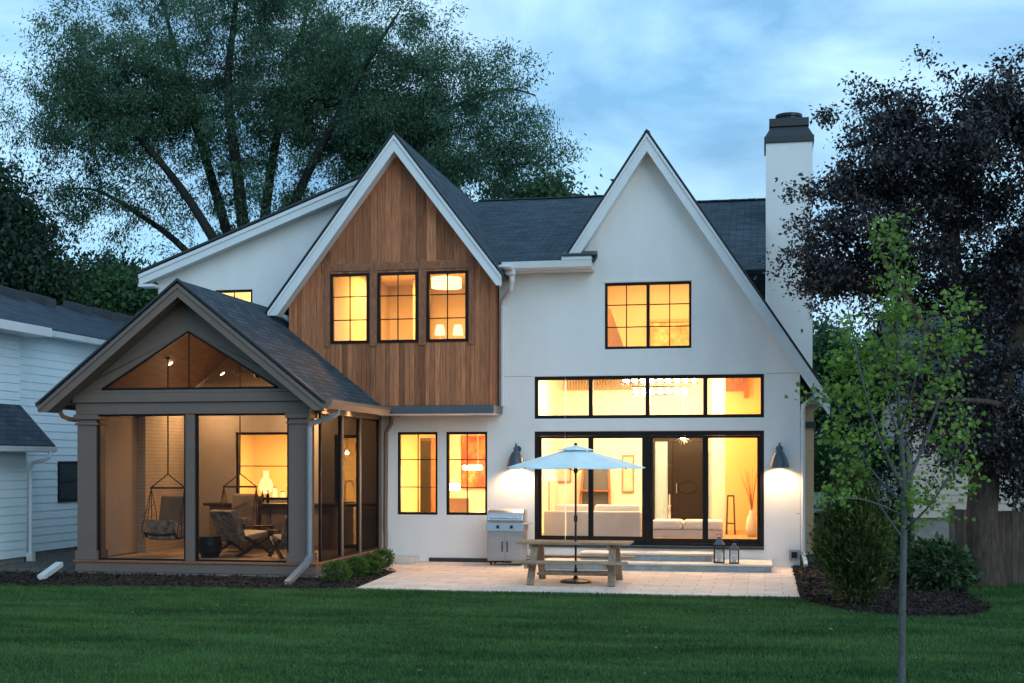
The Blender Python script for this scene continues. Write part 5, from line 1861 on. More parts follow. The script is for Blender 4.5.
car()
fe = thing('board_fence', (4.5, -3.2, 0), 'weathered grey brown board fence behind the big tree trunk', 'fence')
mb = MB()
fa_, fb_ = Vector((3.45, -2.35, 0)), Vector((6.6, -4.7, 0))
fdir = (fb_ - fa_).normalized()
fn = Vector((fdir.y, -fdir.x, 0))
s_ = 0.0
LF = (fb_ - fa_).length
rf_ = random.Random(5)
while s_ < LF - 0.1:
    w_ = rf_.uniform(0.12, 0.16)
    h_ = 1.34 + rf_.uniform(-0.006, 0.006)
    mb.t = rf_.uniform(0, 1)
    a, b = fa_ + fdir * s_, fa_ + fdir * (s_ + w_ - 0.008)
    o_ = fn * rf_.uniform(0.0, 0.012)
    mb.hexa([a + o_, b + o_, b + o_ - fn * 0.02, a + o_ - fn * 0.02] + [Vector((p.x, p.y, h_)) for p in (a + o_, b + o_, b + o_ - fn * 0.02, a + o_ - fn * 0.02)])
    s_ += w_
mb.build('board', M['fencewood'], fe, merge=False)
mb = MB()
for zz in (0.25, 1.1):
    mb.beam(fa_ - fn * 0.045 + Vector((0, 0, zz)), fb_ - fn * 0.045 + Vector((0, 0, zz)), 0.04, 0.09)
mb.build('rail', M['fencewood'], fe)
for k in range(3):
    p = fa_ + fdir * (LF * k / 2) - fn * 0.12
    MB().box(p.x - 0.05, p.x + 0.05, p.y - 0.05, p.y + 0.05, 0, 1.4).build('post', M['fencewood'], fe)
for k, (z_, y_) in enumerate(((0.55, 16.0), (1.05, 17.2))):
    x0, x1 = span(813, 824, y_)
    pass
x0, x1 = span(806, 826, 14.0)
gw = thing('garden_bench', ((x0 + x1) / 2, 14, 0), 'white slatted garden bench on the far lawn by the right house corner', 'bench')
MB().box(x0, x1, 13.8, 14.3, 0.62, 0.72).build('seat', M['trim'], gw)
MB().box(x0, x1, 14.3, 14.36, 0.85, 1.25).build('backrest', M['trim'], gw)
for xx in (x0 + 0.05, x1 - 0.1):
    MB().box(xx, xx + 0.06, 13.85, 13.92, 0, 0.62).build('leg', M['trim'], gw)
    MB().box(xx, xx + 0.06, 14.3, 14.37, 0, 0.849).build('leg', M['trim'], gw)


# ------------------------------------------------------------------ trees and shrubs
def leaf_mesh(name, P, D, Nn, size, aspect, tone, mat, parent, shape='rhomb'):
    """P points (n,3), D long axis, Nn leaf normals; one small face (or lobed leaf) per point"""
    n = len(P)
    W = np.cross(D, Nn)
    W /= np.linalg.norm(W, axis=1, keepdims=True) + 1e-9
    L = size[:, None]
    off = np.array(ORG.get(parent, Vector((0, 0, 0))))
    P = P - off
    if shape == 'rhomb':
        prof = [(0, 0), (0.45, 0.5 * aspect), (1, 0), (0.45, -0.5 * aspect)]
    elif shape == 'maple':
        prof = [(0.0, 0.0), (-0.05, 0.22), (0.18, 0.50), (0.36, 0.36), (0.55, 0.62), (0.62, 0.28), (1.0, 0.0),
                (0.62, -0.28), (0.55, -0.62), (0.36, -0.36), (0.18, -0.50), (-0.05, -0.22)]
    k = len(prof)
    V = np.empty((n, k, 3), dtype=np.float64)
    for i, (u, w) in enumerate(prof):
        V[:, i, :] = P + D * L * u + W * L * w + (Nn * L * (-0.18 * abs(w) - 0.10 * u * u))
    me = bpy.data.meshes.new(name)
    me.vertices.add(n * k)
    me.vertices.foreach_set('co', V.reshape(-1))
    me.loops.add(n * k)
    me.loops.foreach_set('vertex_index', np.arange(n * k, dtype=np.int32))
    me.polygons.add(n)
    me.polygons.foreach_set('loop_start', np.arange(0, n * k, k, dtype=np.int32))
    me.polygons.foreach_set('loop_total', np.full(n, k, dtype=np.int32))
    at_ = me.attributes.new('tone', 'FLOAT', 'POINT')
    at_.data.foreach_set('value', np.repeat(tone, k).astype(np.float32))
    me.update(calc_edges=True)
    me.materials.append(mat)
    o = bpy.data.objects.new(name, me)
    COL.objects.link(o)
    if parent is not None:
        o.parent = parent
    return o


def unit(a):
    return a / (np.linalg.norm(a, axis=1, keepdims=True) + 1e-9)


def make_tree(name, label, cat, base, limbs, envs, nclump, per, spread, lsize, aspect, leafmat, barkmat, seed, droop=0.5, group=None, twig=0.012,
              flat=0.0, shape='rhomb', hollow=0.45, aligned=0.0, limb_n=8, minr=0.0, masses=0, mspread=0.8):
    rs = np.random.RandomState(seed)
    t = thing(name, tuple(base), label, cat, group)
    tb = MB()
    nodes, nrad = [], []

    def add_limb(pts, rad, n):
        pts = [Vector(p) for p in pts]
        Q, R = [], []
        for i in range(len(pts) - 1):
            p0 = pts[max(i - 1, 0)]
            p1, p2 = pts[i], pts[i + 1]
            p3 = pts[min(i + 2, len(pts) - 1)]
            m = 5
            for k in range(m):
                u = k / m
                q = 0.5 * ((2 * p1) + (p2 - p0) * u + (2 * p0 - 5 * p1 + 4 * p2 - p3) * u * u + (3 * p1 - p0 - 3 * p2 + p3) * u ** 3)
                Q.append(q)
                R.append(rad[i] + (rad[i + 1] - rad[i]) * u)
        Q.append(pts[-1])
        R.append(rad[-1])
        tb.tube(Q, R, n)
        for q, r in zip(Q, R):
            nodes.append((q.x, q.y, q.z))
            nrad.append(r)

    for pts, rad in limbs:
        add_limb(pts, rad, limb_n)
    # foliage clumps inside the envelopes
    wts = np.array([e[6] for e in envs], float)
    wts /= wts.sum()
    pick = rs.choice(len(envs), nclump, p=wts)
    C = []
    for e in pick:
        cx, cy_, cz, rx, ry, rz_, _ = envs[e]
        v = rs.normal(size=3)
        v /= np.linalg.norm(v)
        r = rs.uniform(hollow ** 2, 1) ** 0.5
        C.append((cx + v[0] * rx * r, cy_ + v[1] * ry * r, cz + v[2] * rz_ * r))
    C = np.array(C)
    if masses:
        own = rs.randint(0, masses, nclump)
        C = C[own] + rs.normal(size=(nclump, 3)) * np.array([mspread, mspread, mspread * 0.62]) * rs.uniform(0.6, 1.25, masses)[own][:, None]
    NA = np.array(nodes)
    d0 = np.array([np.min(np.sum((NA - c) ** 2, axis=1)) for c in C])
    order = np.argsort(d0)
    NL = [NA]
    nr_ = list(nrad)
    nodes_arr = np.zeros((len(NA) + nclump * 3, 3))
    nodes_arr[:len(NA)] = NA
    rad_arr = np.zeros(len(nodes_arr))
    rad_arr[:len(NA)] = nrad
    cnt = len(NA)
    bdir = np.zeros_like(C)
    for ci in order:
        c = C[ci]
        d = np.sum((nodes_arr[:cnt] - c) ** 2, axis=1)
        # prefer nodes below the clump so that branches rise
        pen = np.where(nodes_arr[:cnt, 2] > c[2] + 0.1, 2.2, 1.0)
        j = int(np.argmin(d * pen))
        a = nodes_arr[j]
        ln = math.sqrt(d[j])
        r0 = min(rad_arr[j] * 0.6, twig * (0.6 + 0.55 * ln))
        r1 = max(r0 * 0.4, twig * 0.25)
        m1 = a + (c - a) * 0.4 + rs.normal(size=3) * 0.07 * ln + np.array([0, 0, 0.10 * ln])
        m2 = a + (c - a) * 0.75 + rs.normal(size=3) * 0.05 * ln + np.array([0, 0, 0.07 * ln])
        if r0 >= minr:
            tb.tube([a, m1, m2, c], [r0, (r0 * 2 + r1) / 3, (r0 + r1 * 2) / 3, r1 * 0.7], 5)
        for q, rr in ((m1, r0 * 0.8), (m2, r0 * 0.6), (c, r1)):
            nodes_arr[cnt] = q
            rad_arr[cnt] = rr
            cnt += 1
        bdir[ci] = (c - m1) / (np.linalg.norm(c - m1) + 1e-6)
    tb.build('trunk', barkmat, t, smooth=True, merge=False)
    # leaves
    n = nclump * per
    cl = np.repeat(np.arange(nclump), per)
    sp = np.asarray(spread)
    ctone = rs.uniform(0, 1, nclump)
    if masses:
        ctone = np.clip(0.55 * rs.uniform(0, 1, masses)[own] + 0.45 * ctone, 0, 1)
    csc = rs.uniform(0.55, 1.25, nclump)
    P = C[cl] + rs.normal(size=(n, 3)) * sp * csc[cl][:, None]
    P -= bdir[cl] * (rs.uniform(0, 1, n)[:, None] * sp.max() * 0.8)
    D = unit(rs.normal(size=(n, 3)))
    cd = unit(rs.normal(size=(nclump, 3)) * [1, 1, 0.4] + bdir * 0.8)
    D = unit(D * (1 - aligned) + cd[cl] * aligned + np.array([0, 0, -droop]))
    Nn = unit(rs.normal(size=(n, 3)) * (1 - flat) + np.array([0, 0, 1.6 * flat]))
    Nn = unit(Nn - D * np.sum(Nn * D, axis=1, keepdims=True))
    size = lsize * rs.uniform(0.6, 1.3, n)
    tone = np.clip(0.55 * ctone[cl] + 0.45 * rs.uniform(0, 1, n), 0, 1)
    leaf_mesh('crown', P, D, Nn, size, aspect, tone, leafmat, t, shape)
    return t


def env(px, py, rx, ry, Y, depth, w=1.0):
    c = at(px, py, Y)
    zc = -SN * c.x + CS * (Y + DIST)
    return (c.x, Y, c.z, rx / F * zc, depth, ry / F * zc, w)


# the great multi-stemmed tree behind the house
YT = 15.0


def wp(px, py, dy=0.0):
    return at(px, py, YT + dy)


base = at(262, 0, YT)
base.z = -0.1
fork = wp(255, 330)
stems = [
    ([base, fork, wp(205, 225, -1), wp(150, 150, -2), wp(95, 100, -2.5), wp(55, 75, -3)], [0.363, 0.264, 0.172, 0.119, 0.066, 0.026]),
    ([fork, wp(185, 250, 0.5), wp(140, 215, 1), wp(95, 190, 1.5), wp(60, 190, 2)], [0.198, 0.132, 0.092, 0.053, 0.020]),
    ([fork, wp(215, 190, 1), wp(185, 90, 2), wp(165, 10, 2), wp(150, -50, 2)], [0.224, 0.178, 0.125, 0.066, 0.026]),
    ([fork, wp(238, 180, -1), wp(228, 90, -1.5), wp(235, 10, -1), wp(240, -70, 0)], [0.277, 0.211, 0.158, 0.092, 0.033]),
    ([fork, wp(268, 190, 1), wp(285, 100, 2), wp(305, 20, 2), wp(315, -40, 2)], [0.251, 0.185, 0.132, 0.073, 0.026]),
    ([fork, wp(292, 210, -1), wp(330, 130, -2), wp(375, 50, -2), wp(400, 10, -2)], [0.224, 0.172, 0.125, 0.066, 0.026]),
    ([fork, wp(310, 240, 1), wp(380, 170, 1.5), wp(440, 115, 1), wp(500, 90, 1), wp(535, 95, 1)], [0.224, 0.172, 0.132, 0.092, 0.053, 0.020]),
    ([wp(400, 150, 1.5), wp(455, 160, 0), wp(510, 165, -1), wp(545, 160, -1)], [0.086, 0.059, 0.040, 0.020]),
    ([wp(300, 225, 0), wp(350, 190, 3), wp(410, 200, 3), wp(470, 180, 3)], [0.092, 0.066, 0.046, 0.020]),
]
envs = [env(240, 40, 150, 100, YT, 4.5, 3.2), env(140, 95, 86, 82, YT - 1.5, 3.5, 1.8), env(76, 112, 42, 48, YT - 2, 2.0, 0.6), env(350, 85, 95, 85, YT, 4, 1.9),
        env(445, 125, 90, 68, YT, 3.5, 1.7), env(502, 150, 38, 36, YT, 2.0, 0.5), env(115, 195, 62, 58, YT + 1, 2.5, 0.7), env(400, 180, 100, 38, YT + 2, 3, 0.8),
        env(200, 190, 90, 60, YT, 3, 0.55), env(310, 160, 80, 55, YT, 4, 0.75)]
make_tree('broadleaf_tree', 'huge spreading many stemmed tree rising behind the house roofs', 'tree', base, stems, envs, 2700, 115, (0.27, 0.27, 0.22), 0.14, 0.30,
          M['leafwillow'], M['barkdark'], 3, droop=0.55, aligned=0.5, twig=0.022, hollow=0.25, masses=250, mspread=0.85)

# purple leaved tree at the right
tb_ = Vector((3.96, -3.3, -0.05))


def pp(px, py, dy=0.0):
    return at(px, py, -3.3 + dy)


f1 = pp(984, 470)
limbs = [
    ([tb_, Vector((3.97, -3.3, 0.35)), Vector((3.9, -3.3, 1.2)), f1, pp(978, 400), pp(965, 330, 0.3), pp(955, 250, 0.4), pp(960, 170, .4), pp(965, 95, .4)], [0.42, 0.33, 0.28, 0.27, 0.2, 0.15, 0.1, 0.06, 0.02]),
    ([f1, pp(1000, 400, -0.4), pp(1020, 320, -0.6), pp(1030, 220, -0.5), pp(1020, 120, -0.5)], [0.22, 0.17, 0.12, 0.07, 0.02]),
    ([pp(978, 400), pp(940, 350, -0.6), pp(895, 280, -1.0), pp(865, 220, -1.0), pp(850, 170, -0.8)], [0.11, 0.08, 0.05, 0.03, 0.01]),
    ([pp(965, 330, .3), pp(920, 300, 0.6), pp(870, 290, 0.9), pp(815, 270, 1.0)], [0.1, 0.07, 0.045, 0.02]),
    ([pp(955, 250, .4), pp(925, 180, 0.2), pp(895, 120, 0), pp(880, 90, 0)], [0.09, 0.06, 0.04, 0.015]),
    ([pp(978, 415), pp(1000, 405, -1), pp(960, 400, -1.6), pp(925, 405, -2.0)], [0.08, 0.06, 0.04, 0.02]),
    ([f1, pp(1030, 440, 0.5), pp(1080, 380, 0.6), pp(1110, 260, .5), pp(1090, 160, .3)], [0.2, 0.15, 0.11, 0.07, 0.02]),
]
yP = -3.3
envs = [env(905, 165, 85, 80, yP, 1.6, 1.6), env(990, 185, 85, 92, yP, 1.9, 2.0), env(985, 290, 95, 90, yP, 1.9, 1.9), env(880, 260, 75, 60, yP, 1.5, 1.1), env(850, 200, 30, 55, yP, 0.8, 0.36),
        env(1010, 410, 70, 70, yP, 1.6, 1.1), env(935, 350, 70, 60, yP + 0.5, 1.2, 0.6), env(862, 115, 32, 30, yP, 0.7, 0.26), env(1000, 112, 40, 30, yP, 0.9, 0.35), env(826, 270, 22, 36, yP + .6, 0.6, 0.18),
        env(1100, 280, 80, 180, yP, 1.9, 2.0), env(965, 420, 48, 45, yP - 0.3, 1.0, 0.8), env(1022, 455, 42, 50, yP, 1.2, 1.0)]
make_tree('purple_leaf_tree', 'tall dark purple leaved tree filling the right edge', 'tree', tb_, limbs, envs, 1700, 75, (0.15, 0.15, 0.12), 0.088, 0.55, M['leafpurple'], M['bark'], 9, droop=0.45, twig=0.012, hollow=0.1, limb_n=12, masses=260, mspread=0.40)

# young maple in the lawn
sb_ = Vector((1.15, -16.7, -0.05))
yS = -16.7


def sp_(px, py, dy=0.0):
    return at(px, py, yS + dy)


fk = sp_(904, 492)
limbs = [
    ([sb_, sp_(902, 640), fk, sp_(899, 420), sp_(897, 330), sp_(895, 270), sp_(894, 222)], [0.036, 0.030, 0.026, 0.016, 0.012, 0.008, 0.003]),
    ([fk, sp_(880, 440, -.2), sp_(862, 380, -.3), sp_(850, 320, -.35), sp_(846, 300, -.35)], [0.018, 0.013, 0.009, 0.005, 0.002]),
    ([fk, sp_(925, 440, .2), sp_(945, 380, .3), sp_(958, 320, .35), sp_(966, 290, .4)], [0.018, 0.013, 0.009, 0.005, 0.002]),
    ([sp_(904, 505), sp_(868, 465, .25), sp_(840, 410, .4), sp_(820, 375, .5)], [0.012, 0.009, 0.006, 0.002]),
    ([sp_(904, 530), sp_(930, 505, -.3), sp_(955, 465, -.4), sp_(975, 430, -.5)], [0.011, 0.008, 0.005, 0.002]),
    ([sp_(899, 440), sp_(885, 390, .3), sp_(872, 340, .45), sp_(868, 310, .5)], [0.011, 0.008, 0.005, 0.002]),
    ([sp_(899, 430), sp_(915, 380, -.3), sp_(925, 330, -.4), sp_(930, 310, -.45)], [0.011, 0.008, 0.005, 0.002]),
    ([sp_(903, 515), sp_(865, 500, -.3), sp_(835, 500, -.45), sp_(812, 508, -.5)], [0.009, 0.007, 0.004, 0.002]),
    ([sp_(904, 540), sp_(890, 520, .4), sp_(880, 505, .6), sp_(868, 480, .8)], [0.009, 0.007, 0.004, 0.002]),
]
envs = [env(895, 300, 25, 75, yS, 0.25, 1.5), env(858, 350, 38, 50, yS, 0.4, 1.3), env(948, 335, 36, 50, yS, 0.4, 1.1), env(893, 385, 70, 48, yS, 0.55, 1.7), env(835, 395, 36, 32, yS, 0.35, 0.8),
        env(955, 440, 28, 60, yS, 0.4, 0.8), env(860, 450, 40, 50, yS, 0.4, 0.9), env(930, 505, 30, 32, yS, 0.4, 0.5), env(840, 500, 32, 22, yS, 0.35, 0.4), env(893, 235, 14, 28, yS, 0.15, 0.4)]
make_tree('young_maple', 'slender young maple sapling with bright green leaves standing in the front lawn', 'tree', sb_, limbs, envs, 310, 12, (0.075, 0.075, 0.045), 0.039, 0.85, M['leafmaple'], M['barksap'], 21, droop=0.45,
          twig=0.005, flat=0.45, shape='maple', hollow=0.1)

# darker trees beyond the neighbouring houses
def bg_tree(label, px, Y, envl, seed, mat, n=260, per=110, grp='trees beyond the houses', size=0.22, spread=0.5, name='background_tree', asp=0.45):
    b_ = at(px, 460, Y)
    b_.z = -0.05
    top = max(e[2] + e[5] for e in envl)
    mx = sum(e[0] for e in envl) / len(envl)
    lm = [([b_, Vector((b_.x + 0.2, Y, top * 0.35)), Vector((mx, Y, top * 0.65)), Vector((mx + 0.2, Y, top * 0.92))], [0.32, 0.24, 0.15, 0.03])]
    for e in envl:
        lm.append(([Vector((b_.x + 0.1, Y, top * 0.3)), Vector(((b_.x + e[0]) / 2, e[1], (top * 0.3 + e[2]) / 2)), Vector((e[0], e[1], e[2]))], [0.14, 0.09, 0.03]))
    return make_tree(name, label, 'tree', b_, lm, envl, n, per, (spread, spread, spread * 0.8), size, asp, mat, M['barkdark'], seed, droop=0.5, twig=0.025, hollow=0.2, aligned=0.3, minr=0.01, group=grp)


bg_tree('dark tree at the far left above the white neighbour roof', -10, 12, [env(0, 230, 42, 50, 12, 2, 1), env(-60, 210, 70, 70, 12, 2.5, 1.5), env(20, 275, 50, 30, 12, 2, 0.8)], 31, M['leafdark'], 380, 110)
bg_tree('low dark tree between the neighbour roof and the white wing', 70, 20, [env(60, 300, 55, 22, 20, 2.5, 1.2), env(110, 290, 34, 30, 20, 2, 1), env(30, 310, 60, 25, 20, 2, 0.8)], 32, M['leafdark'], 240, 110)
bg_tree('mid green bush topped tree left of the white wing eave', 128, 13, [env(122, 300, 26, 26, 13, 1.5, 1), env(100, 318, 30, 22, 13, 1.5, 1), env(150, 310, 20, 22, 13, 1.2, 0.6)], 33, M['leafmid'], 130, 120)
bg_tree('small crown peeping over the grey roof between the gables', 548, 20, [env(548, 196, 22, 11, 20, 1.2, 1), env(510, 200, 22, 9, 20, 1.2, 0.5), env(545, 230, 30, 30, 20, 1.5, 0.6)], 34, M['leafmid'], 60, 120)
bg_tree('mid green tree just right of the chimney behind the side yard', 838, 26, [env(828, 360, 26, 42, 26, 2.5, 1.2), env(850, 390, 30, 45, 26, 2.5, 1), env(822, 410, 20, 22, 26, 2, 0.5)], 35, M['leafmid'], 170, 120)
bg_tree('dark green tree behind the tan neighbour house', 935, 24, [env(900, 370, 40, 50, 24, 2.5, 1), env(960, 360, 60, 60, 24, 2.5, 1.2), env(880, 410, 25, 25, 24, 2, 0.5)], 36, M['leafdark'], 220, 120)
bg_tree('broad dark tree beyond the right neighbour roof', 1060, 16, [env(1060, 330, 90, 110, 16, 3, 1.4), env(1010, 300, 50, 60, 18, 2.5, 1)], 37, M['leafdark'], 240, 120)


def shrub(name, label, c, r, n, size, aspect, mat, seed, grp=None, cat='shrub', up=0.0, lumps=7, shape='rhomb', cone=0.0, flat=0.0, stem=0.02):
    rs = np.random.RandomState(seed)
    t = thing(name, (c[0], c[1], 0), label, cat, grp)
    mb = MB()
    for k in range(9):
        an = rs.uniform(0, 6.28)
        rr = rs.uniform(0.2, 0.75)
        mb.tube([(c[0] + 0.04 * math.cos(an), c[1] + 0.04 * math.sin(an), -0.03), (c[0] + 0.4 * rr * r[0] * math.cos(an), c[1] + 0.4 * rr * r[1] * math.sin(an), r[2] * 0.8),
                 (c[0] + rr * r[0] * math.cos(an), c[1] + rr * r[1] * math.sin(an), r[2] * rs.uniform(1.1, 1.6))], [stem, stem * 0.7, stem * 0.2], 6)
    mb.build('stem', M['bark'], t, merge=False)
    v = unit(rs.normal(size=(n, 3)))
    rad = rs.uniform(0.35, 1.0, n) ** 0.5
    ld = unit(rs.normal(size=(lumps, 3)))
    la = rs.uniform(0.0, 0.34, lumps)
    bumpy = 0.84 + np.max(np.maximum(0, (v @ ld.T) - 0.72) / 0.28 * la[None, :], axis=1) + rs.normal(size=n) * 0.11
    P = v * rad[:, None] * bumpy[:, None]
    if cone:
        h = (P[:, 2] + 1) / 2
        P[:, :2] *= (1 - cone * np.clip(h, 0, 1) ** 1.5)[:, None] * (0.78 + 0.5 * np.clip(h * 3, 0, 1))[:, None] ** 0.6
    P = P * np.array(r) + np.array([c[0], c[1], r[2] * 0.98])
    P[:, 2] = np.maximum(P[:, 2], 0.02 + 0.05 * rs.uniform(0, 1, n))
    D = unit(v * (1 - up) + rs.normal(size=(n, 3)) * 0.45 + np.array([0, 0, up * 1.6]))
    Nn = unit(rs.normal(size=(n, 3)) * (1 - flat) + np.array([0, 0, 1.5 * flat]))
    Nn = unit(Nn - D * np.sum(Nn * D, axis=1, keepdims=True))
    lump_t = (np.argmax(v @ ld.T, axis=1) * 0.37) % 1
    tone = np.clip(0.35 * lump_t + 0.65 * rs.uniform(0, 1, n) ** 1.3, 0, 1)
    leaf_mesh('foliage', P, D, Nn, size * rs.uniform(0.6, 1.3, n), aspect, tone, mat, t, shape)
    return t


q = at(862, 600, -7.3)
shrub('arborvitae', 'olive green egg shaped arborvitae in the right mulch bed', (1.40, -7.2), (0.60, 0.56, 1.08), 13000, 0.105, 0.26, M['leafarbor'], 41, 'arborvitae in the right bed', up=0.55, lumps=26, cone=0.55)
shrub('arborvitae', 'greener taller arborvitae close to the right house corner', (1.42, -5.0), (0.42, 0.45, 1.2), 11000, 0.085, 0.30, M['leafarborg'], 42, 'arborvitae in the right bed', up=0.6, lumps=22, cone=0.5)
for i, (px, py, rr, lb) in enumerate(((338, 580, 0.33, 'round box shrub nearest the lawn, first along the porch side'), (357, 571, 0.31, 'round box shrub second from the lawn along the porch side'),
                                      (371, 573, 0.22, 'smallest round box shrub, at the edge of the mulch'), (373, 563, 0.28, 'round box shrub third along the porch wall'), (383, 560, 0.30, 'round box shrub nearest the stone step'))):
    Y = [-5.35, -4.0, -3.6, -2.6, -1.75][i]
    q = at(px, 575, Y)
    shrub('box_shrub', lb, (q.x, Y), (rr * 0.8, rr * 0.8, rr * 0.68), 2000, 0.045, 0.55, M['leafbox'], 50 + i, 'box shrubs beside the porch', lumps=9, stem=0.008)
shrub('leafy_shrub', 'broad leaved low shrub behind the mulch left of the tree trunk', (2.95, -4.6), (0.62, 0.5, 0.42), 1500, 0.15, 0.5, M['leafhyd'], 61, 'leafy shrubs by the fence', lumps=10, flat=0.5, stem=0.01)
shrub('leafy_shrub', 'small dark leafy shrub between the arborvitae and the fence', (2.35, -2.6), (0.5, 0.5, 0.55), 1500, 0.12, 0.5, M['leafhyd'], 62, 'leafy shrubs by the fence', lumps=10, flat=0.4, stem=0.01)
shrub('leafy_shrub', 'leafy shrub rising over the top of the board fence', (5.3, -2.2), (1.0, 0.7, 0.85), 3000, 0.13, 0.5, M['leafhyd'], 63, 'leafy shrubs by the fence', lumps=10, flat=0.4, stem=0.01)
shrub('leafy_shrub', 'small weedy plant at the foot of the purple tree', (3.5, -3.9), (0.22, 0.2, 0.2), 260, 0.11, 0.5, M['leafhyd'], 64, 'leafy shrubs by the fence', lumps=5, flat=0.4, stem=0.006)
for px, Y, rr, hh, lb in ((822, 22, 1.5, 1.6, 'mid green rounded shrub seen through the gap right of the house corner'), (852, 25, 2.0, 1.9, 'wide mid green shrub behind the sapling at the end of the side lawn'), (800, 24, 1.6, 1.8, 'mid green shrub at the end of the side lawn hidden mostly by the house')):
    q = at(px, 460, Y)
    shrub('garden_shrub', lb, (q.x, Y), (rr, rr * 0.8, hh), 7000, 0.16, 0.5, M['leafmid'], 100 + px, 'shrubs at the end of the side lawn', lumps=12)
# hedge mass beyond the side yard
shrub('hedge_shrub', 'dark green shrub beyond the side yard left of the sapling', (3.6, 9.0), (1.6, 1.2, 1.5), 7000, 0.13, 0.5, M['leafdark'], 65, lumps=12)

# ------------------------------------------------------------------ grass
def in_poly(x, y, poly):
    ins = np.zeros(len(x), bool)
    m = len(poly)
    for i in range(m):
        x0, y0 = poly[i]
        x1, y1 = poly[(i + 1) % m]
        c = (y0 > y) != (y1 > y)
        xi = (x1 - x0) * (y - y0) / ((y1 - y0) if y1 != y0 else 1e-9) + x0
        ins ^= c & (x < xi)
    return ins


def grass_field(name, label, n, x0, x1, y0, y1, h0, h1, seed, width=0.008, pw=1.0):
    rs = np.random.RandomState(seed)
    x = rs.uniform(x0, x1, n)
    y = y0 + (y1 - y0) * rs.uniform(0, 1, n) ** pw
    u = np.abs((CS * x + SN * (y + DIST)) / (-SN * x + CS * (y + DIST)))
    keep = u < 0.47
    for poly in (PATIO, BEDR, BEDL):
        keep &= ~in_poly(x, y, poly)
    keep &= ~((x > -14.0) & (x < -8.3) & (y > -5.0))
    keep &= ~((x > -8.5) & (x < 1.3) & (y > -6.1))
    keep &= ~((x < -13.0) & (y > -6.75))
    x, y = x[keep], y[keep]
    m = len(x)
    h = rs.uniform(h0, h1, m) * (0.85 + 0.3 * np.sin(x * 1.7 + 1.3 * np.sin(y * 0.9)) * 0.5)
    an = rs.uniform(0, 2 * math.pi, m)
    w = width * rs.uniform(0.6, 1.3, m)
    lean = rs.normal(size=(m, 2)) * 0.35
    V = np.empty((m, 3, 3))
    V[:, 0] = np.stack([x - np.cos(an) * w, y - np.sin(an) * w, np.full(m, -0.032)], 1)
    V[:, 1] = np.stack([x + np.cos(an) * w, y + np.sin(an) * w, np.full(m, -0.032)], 1)
    V[:, 2] = np.stack([x + lean[:, 0] * h, y + lean[:, 1] * h, -0.03 + h], 1)
    me = bpy.data.meshes.new(name)
    me.vertices.add(m * 3)
    me.vertices.foreach_set('co', V.reshape(-1))
    me.loops.add(m * 3)
    me.loops.foreach_set('vertex_index', np.arange(m * 3, dtype=np.int32))
    me.polygons.add(m)
    me.polygons.foreach_set('loop_start', np.arange(0, m * 3, 3, dtype=np.int32))
    me.polygons.foreach_set('loop_total', np.full(m, 3, dtype=np.int32))
    a_ = me.attributes.new('tone', 'FLOAT', 'POINT')
    a_.data.foreach_set('value', np.repeat(rs.uniform(0.1, 0.9, m), 3).astype(np.float32))
    me.update(calc_edges=True)
    me.materials.append(M['grass'])
    o = bpy.data.objects.new(name, me)
    COL.objects.link(o)
    tag(o, label, 'grass', kind='stuff')
    return o


grass_field('grass', 'mown green lawn grass in front of the patio and porch', 520000, -14.5, 6.5, -17.0, -6.0, 0.035, 0.065, 71, pw=1.0)
grass_field('grass', 'rougher grass around the trunk of the purple tree', 60000, 3.2, 7.5, -8.0, -1.0, 0.04, 0.10, 72)


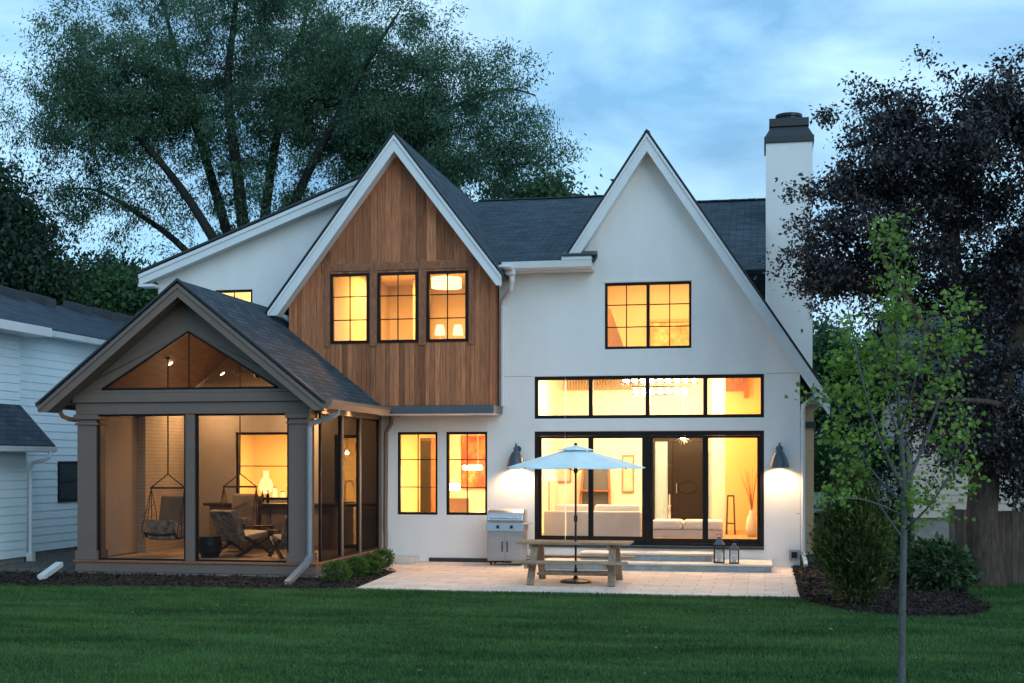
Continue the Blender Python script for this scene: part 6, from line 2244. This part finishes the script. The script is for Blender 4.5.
def chips(name, label, poly, n, z, seed):
    rs = np.random.RandomState(seed)
    xs, ys = [p[0] for p in poly], [p[1] for p in poly]
    x, y = rs.uniform(min(xs), max(xs), n), rs.uniform(min(ys), max(ys), n)
    k = in_poly(x, y, poly)
    x, y = x[k], y[k]
    m = len(x)
    P = np.stack([x, y, z + rs.uniform(-0.01, 0.02, m)], 1)
    D = unit(np.stack([rs.normal(size=m), rs.normal(size=m), rs.normal(size=m) * 0.35], 1))
    Nn = unit(rs.normal(size=(m, 3)) * 0.5 + np.array([0, 0, 1.0]))
    Nn = unit(Nn - D * np.sum(Nn * D, axis=1, keepdims=True))
    o = leaf_mesh(name, P, D, Nn, rs.uniform(0.03, 0.09, m), 0.38, rs.uniform(0, 1, m) ** 1.6, M['chip'], None)
    tag(o, label, 'mulch', kind='stuff')


M['chip'] = leaf_material('mulch_chip', (0.010, 0.007, 0.005), (0.060, 0.040, 0.028), 0.0, rough=0.9)
chips('mulch_chips', 'dark bark mulch chips covering the bed in front of the porch', BEDL, 26000, 0.02, 81)
chips('mulch_chips', 'dark bark mulch chips covering the bed right of the patio', BEDR, 26000, 0.03, 82)
M['fallen'] = leaf_material('fallen_leaf', (0.05, 0.06, 0.02), (0.22, 0.17, 0.08), 0.1)
_rs = np.random.RandomState(83)
_x, _y = _rs.uniform(-13, 5, 420), _rs.uniform(-15, -6.2, 420)
_k = ~in_poly(_x, _y, PATIO)
_x, _y = _x[_k], _y[_k]
_D = unit(np.stack([_rs.normal(size=len(_x)), _rs.normal(size=len(_x)), _rs.normal(size=len(_x)) * 0.3], 1))
_N = unit(_rs.normal(size=(len(_x), 3)) * 0.4 + np.array([0, 0, 1.0]))
_N = unit(_N - _D * np.sum(_N * _D, axis=1, keepdims=True))
tag(leaf_mesh('fallen_leaves', np.stack([_x, _y, np.full(len(_x), 0.02)], 1), _D, _N, _rs.uniform(0.03, 0.06, len(_x)), 0.6, _rs.uniform(0, 1, len(_x)), M['fallen'], None), 'few small fallen leaves scattered over the lawn', 'leaves', kind='stuff')

# unseen screen of leaves added behind the camera to darken the window reflections
_rs = np.random.RandomState(91)
_n = 9000
_x = _rs.uniform(-70, 60, _n)
_h = 7 + 2.5 * np.sin(_x * 0.31) + 1.5 * np.sin(_x * 0.83 + 1)
_P = np.stack([_x, -78 + _rs.normal(size=_n) * 2.0, _h * _rs.uniform(0, 1, _n)], 1)
_D = unit(_rs.normal(size=(_n, 3)))
_N = unit(np.cross(_D, unit(_rs.normal(size=(_n, 3)))))
tag(leaf_mesh('reflection_leaf_screen', _P, _D, _N, _rs.uniform(1.0, 2.0, _n), 0.6, _rs.uniform(0, 1, _n), M['leafdark'], None), 'unseen leaf screen behind the camera, added to darken window reflections', 'wood', kind='stuff')
